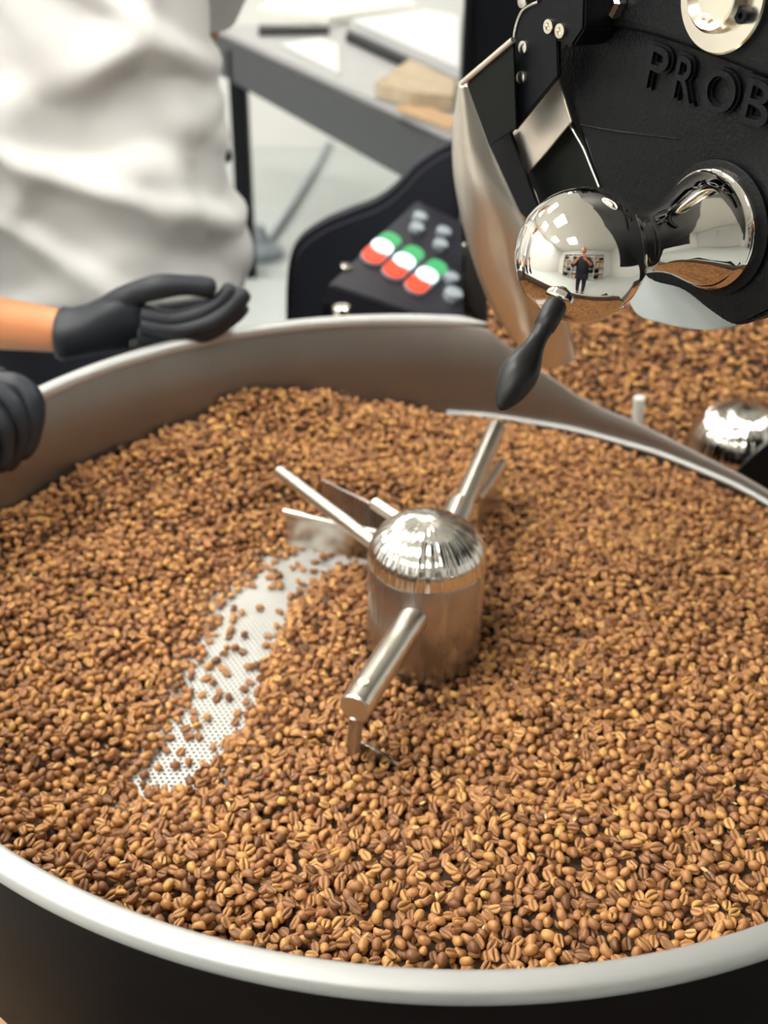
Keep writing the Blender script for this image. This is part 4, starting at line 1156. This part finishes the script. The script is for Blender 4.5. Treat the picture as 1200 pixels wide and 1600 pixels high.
g3 = hand('glove', Vector((-0.9, 0.05, -0.05)), (0.3, -0.2, -1), (-1, 0, 0), 1, [(0.3, 0.4, 0.3)] * 4, per2, M['rubber'], 1.0)

# photographer behind the lens, seen only as a small dark figure in the ball
P3 = Vector((-0.04, -1.28, FLOOR))
wR = Vector((0.06, -0.93, 0.43)); wL = Vector((-0.14, -0.93, 0.43))
ph = person(P3, (0, 1, 0), 'photographer in black clothes mirrored small in the chrome ball', wR, Vector((0.22, -1.10, 0.30)), wL, Vector((-0.30, -1.10, 0.30)), M['navy'], M['navy'], folds=False)
hand('hand', wR, (-0.3, 1, 0.2), (-1, 0, 0), 1, [(0.4, 0.5, 0.4)] * 4, ph, M['skin'], 0.8)
hand('hand', wL, (0.3, 1, 0.2), (1, 0, 0), -1, [(0.4, 0.5, 0.4)] * 4, ph, M['skin'], 0.8)

# ------------------------------------------------------------------ shelving behind the camera (seen in the chrome)
shx, shy = -0.2, -3.0
sh = empty('shelving_unit', (shx, shy, FLOOR), 'white shelving unit mirrored small in the chrome ball', 'shelving')
for i in range(5): box('upright', (shx - 1.8 + 0.9 * i, shy, FLOOR + 1.1), (0.05, 0.4, 2.2), M['white'], sh)
for j in range(5): box('shelf', (shx, shy, FLOOR + 0.12 + 0.5 * j), (3.65, 0.4, 0.03), M['white'], sh)
rnd = random.Random(9)
for i in range(4):
    for j in range(4):
        for k in range(2):
            if rnd.random() < 0.25: continue
            w_ = rnd.uniform(0.25, 0.36); h_ = rnd.uniform(0.2, 0.36)
            cx_ = shx - 1.8 + 0.9 * i + 0.25 + 0.4 * k; cz_ = FLOOR + 0.136 + 0.5 * j
            b = box('storage_box', (cx_, shy, cz_ + h_ / 2), (w_, 0.3, h_), M['card'] if rnd.random() < 0.6 else M['black'], None)
            tag(b, 'storage box on the white shelving mirrored in the chrome ball', 'box', 'boxes on the mirrored shelving')

# orange crate corner at the lower left under the tray
cr_ = empty('wooden_crate', (-0.475, -0.32, FLOOR + 0.01), 'tan wooden crate corner on the added black sheet below the tray at lower left', 'crate')
for k in range(4):
    zc = FLOOR + 0.065 + 0.107 * k
    box('slat', (-0.475, -0.197, zc), (0.25, 0.014, 0.095), M['card'], cr_, bev=0.002)
    box('slat', (-0.475, -0.443, zc), (0.25, 0.014, 0.095), M['card'], cr_, bev=0.002)
    box('slat', (-0.357, -0.32, zc), (0.014, 0.232, 0.095), M['card'], cr_, bev=0.002)
    box('slat', (-0.593, -0.32, zc), (0.014, 0.232, 0.095), M['card'], cr_, bev=0.002)
for k in range(3): box('lid_board', (-0.475, -0.403 + 0.083 * k, FLOOR + 0.449), (0.25, 0.080, 0.014), M['card'], cr_, bev=0.002)
box('bottom_board', (-0.475, -0.32, FLOOR + 0.018), (0.222, 0.232, 0.014), M['card'], cr_, bev=0.002)
fm = box('dark_floor_sheet', (0.06, -0.16, FLOOR + 0.005), (1.9, 1.6, 0.0095), M['mat'])  # added dark sheet: blackens the lower corner and reduces floor bounce
tag(fm, 'added black sheet on the floor under the cooling tray that cuts bounce light', 'mat')
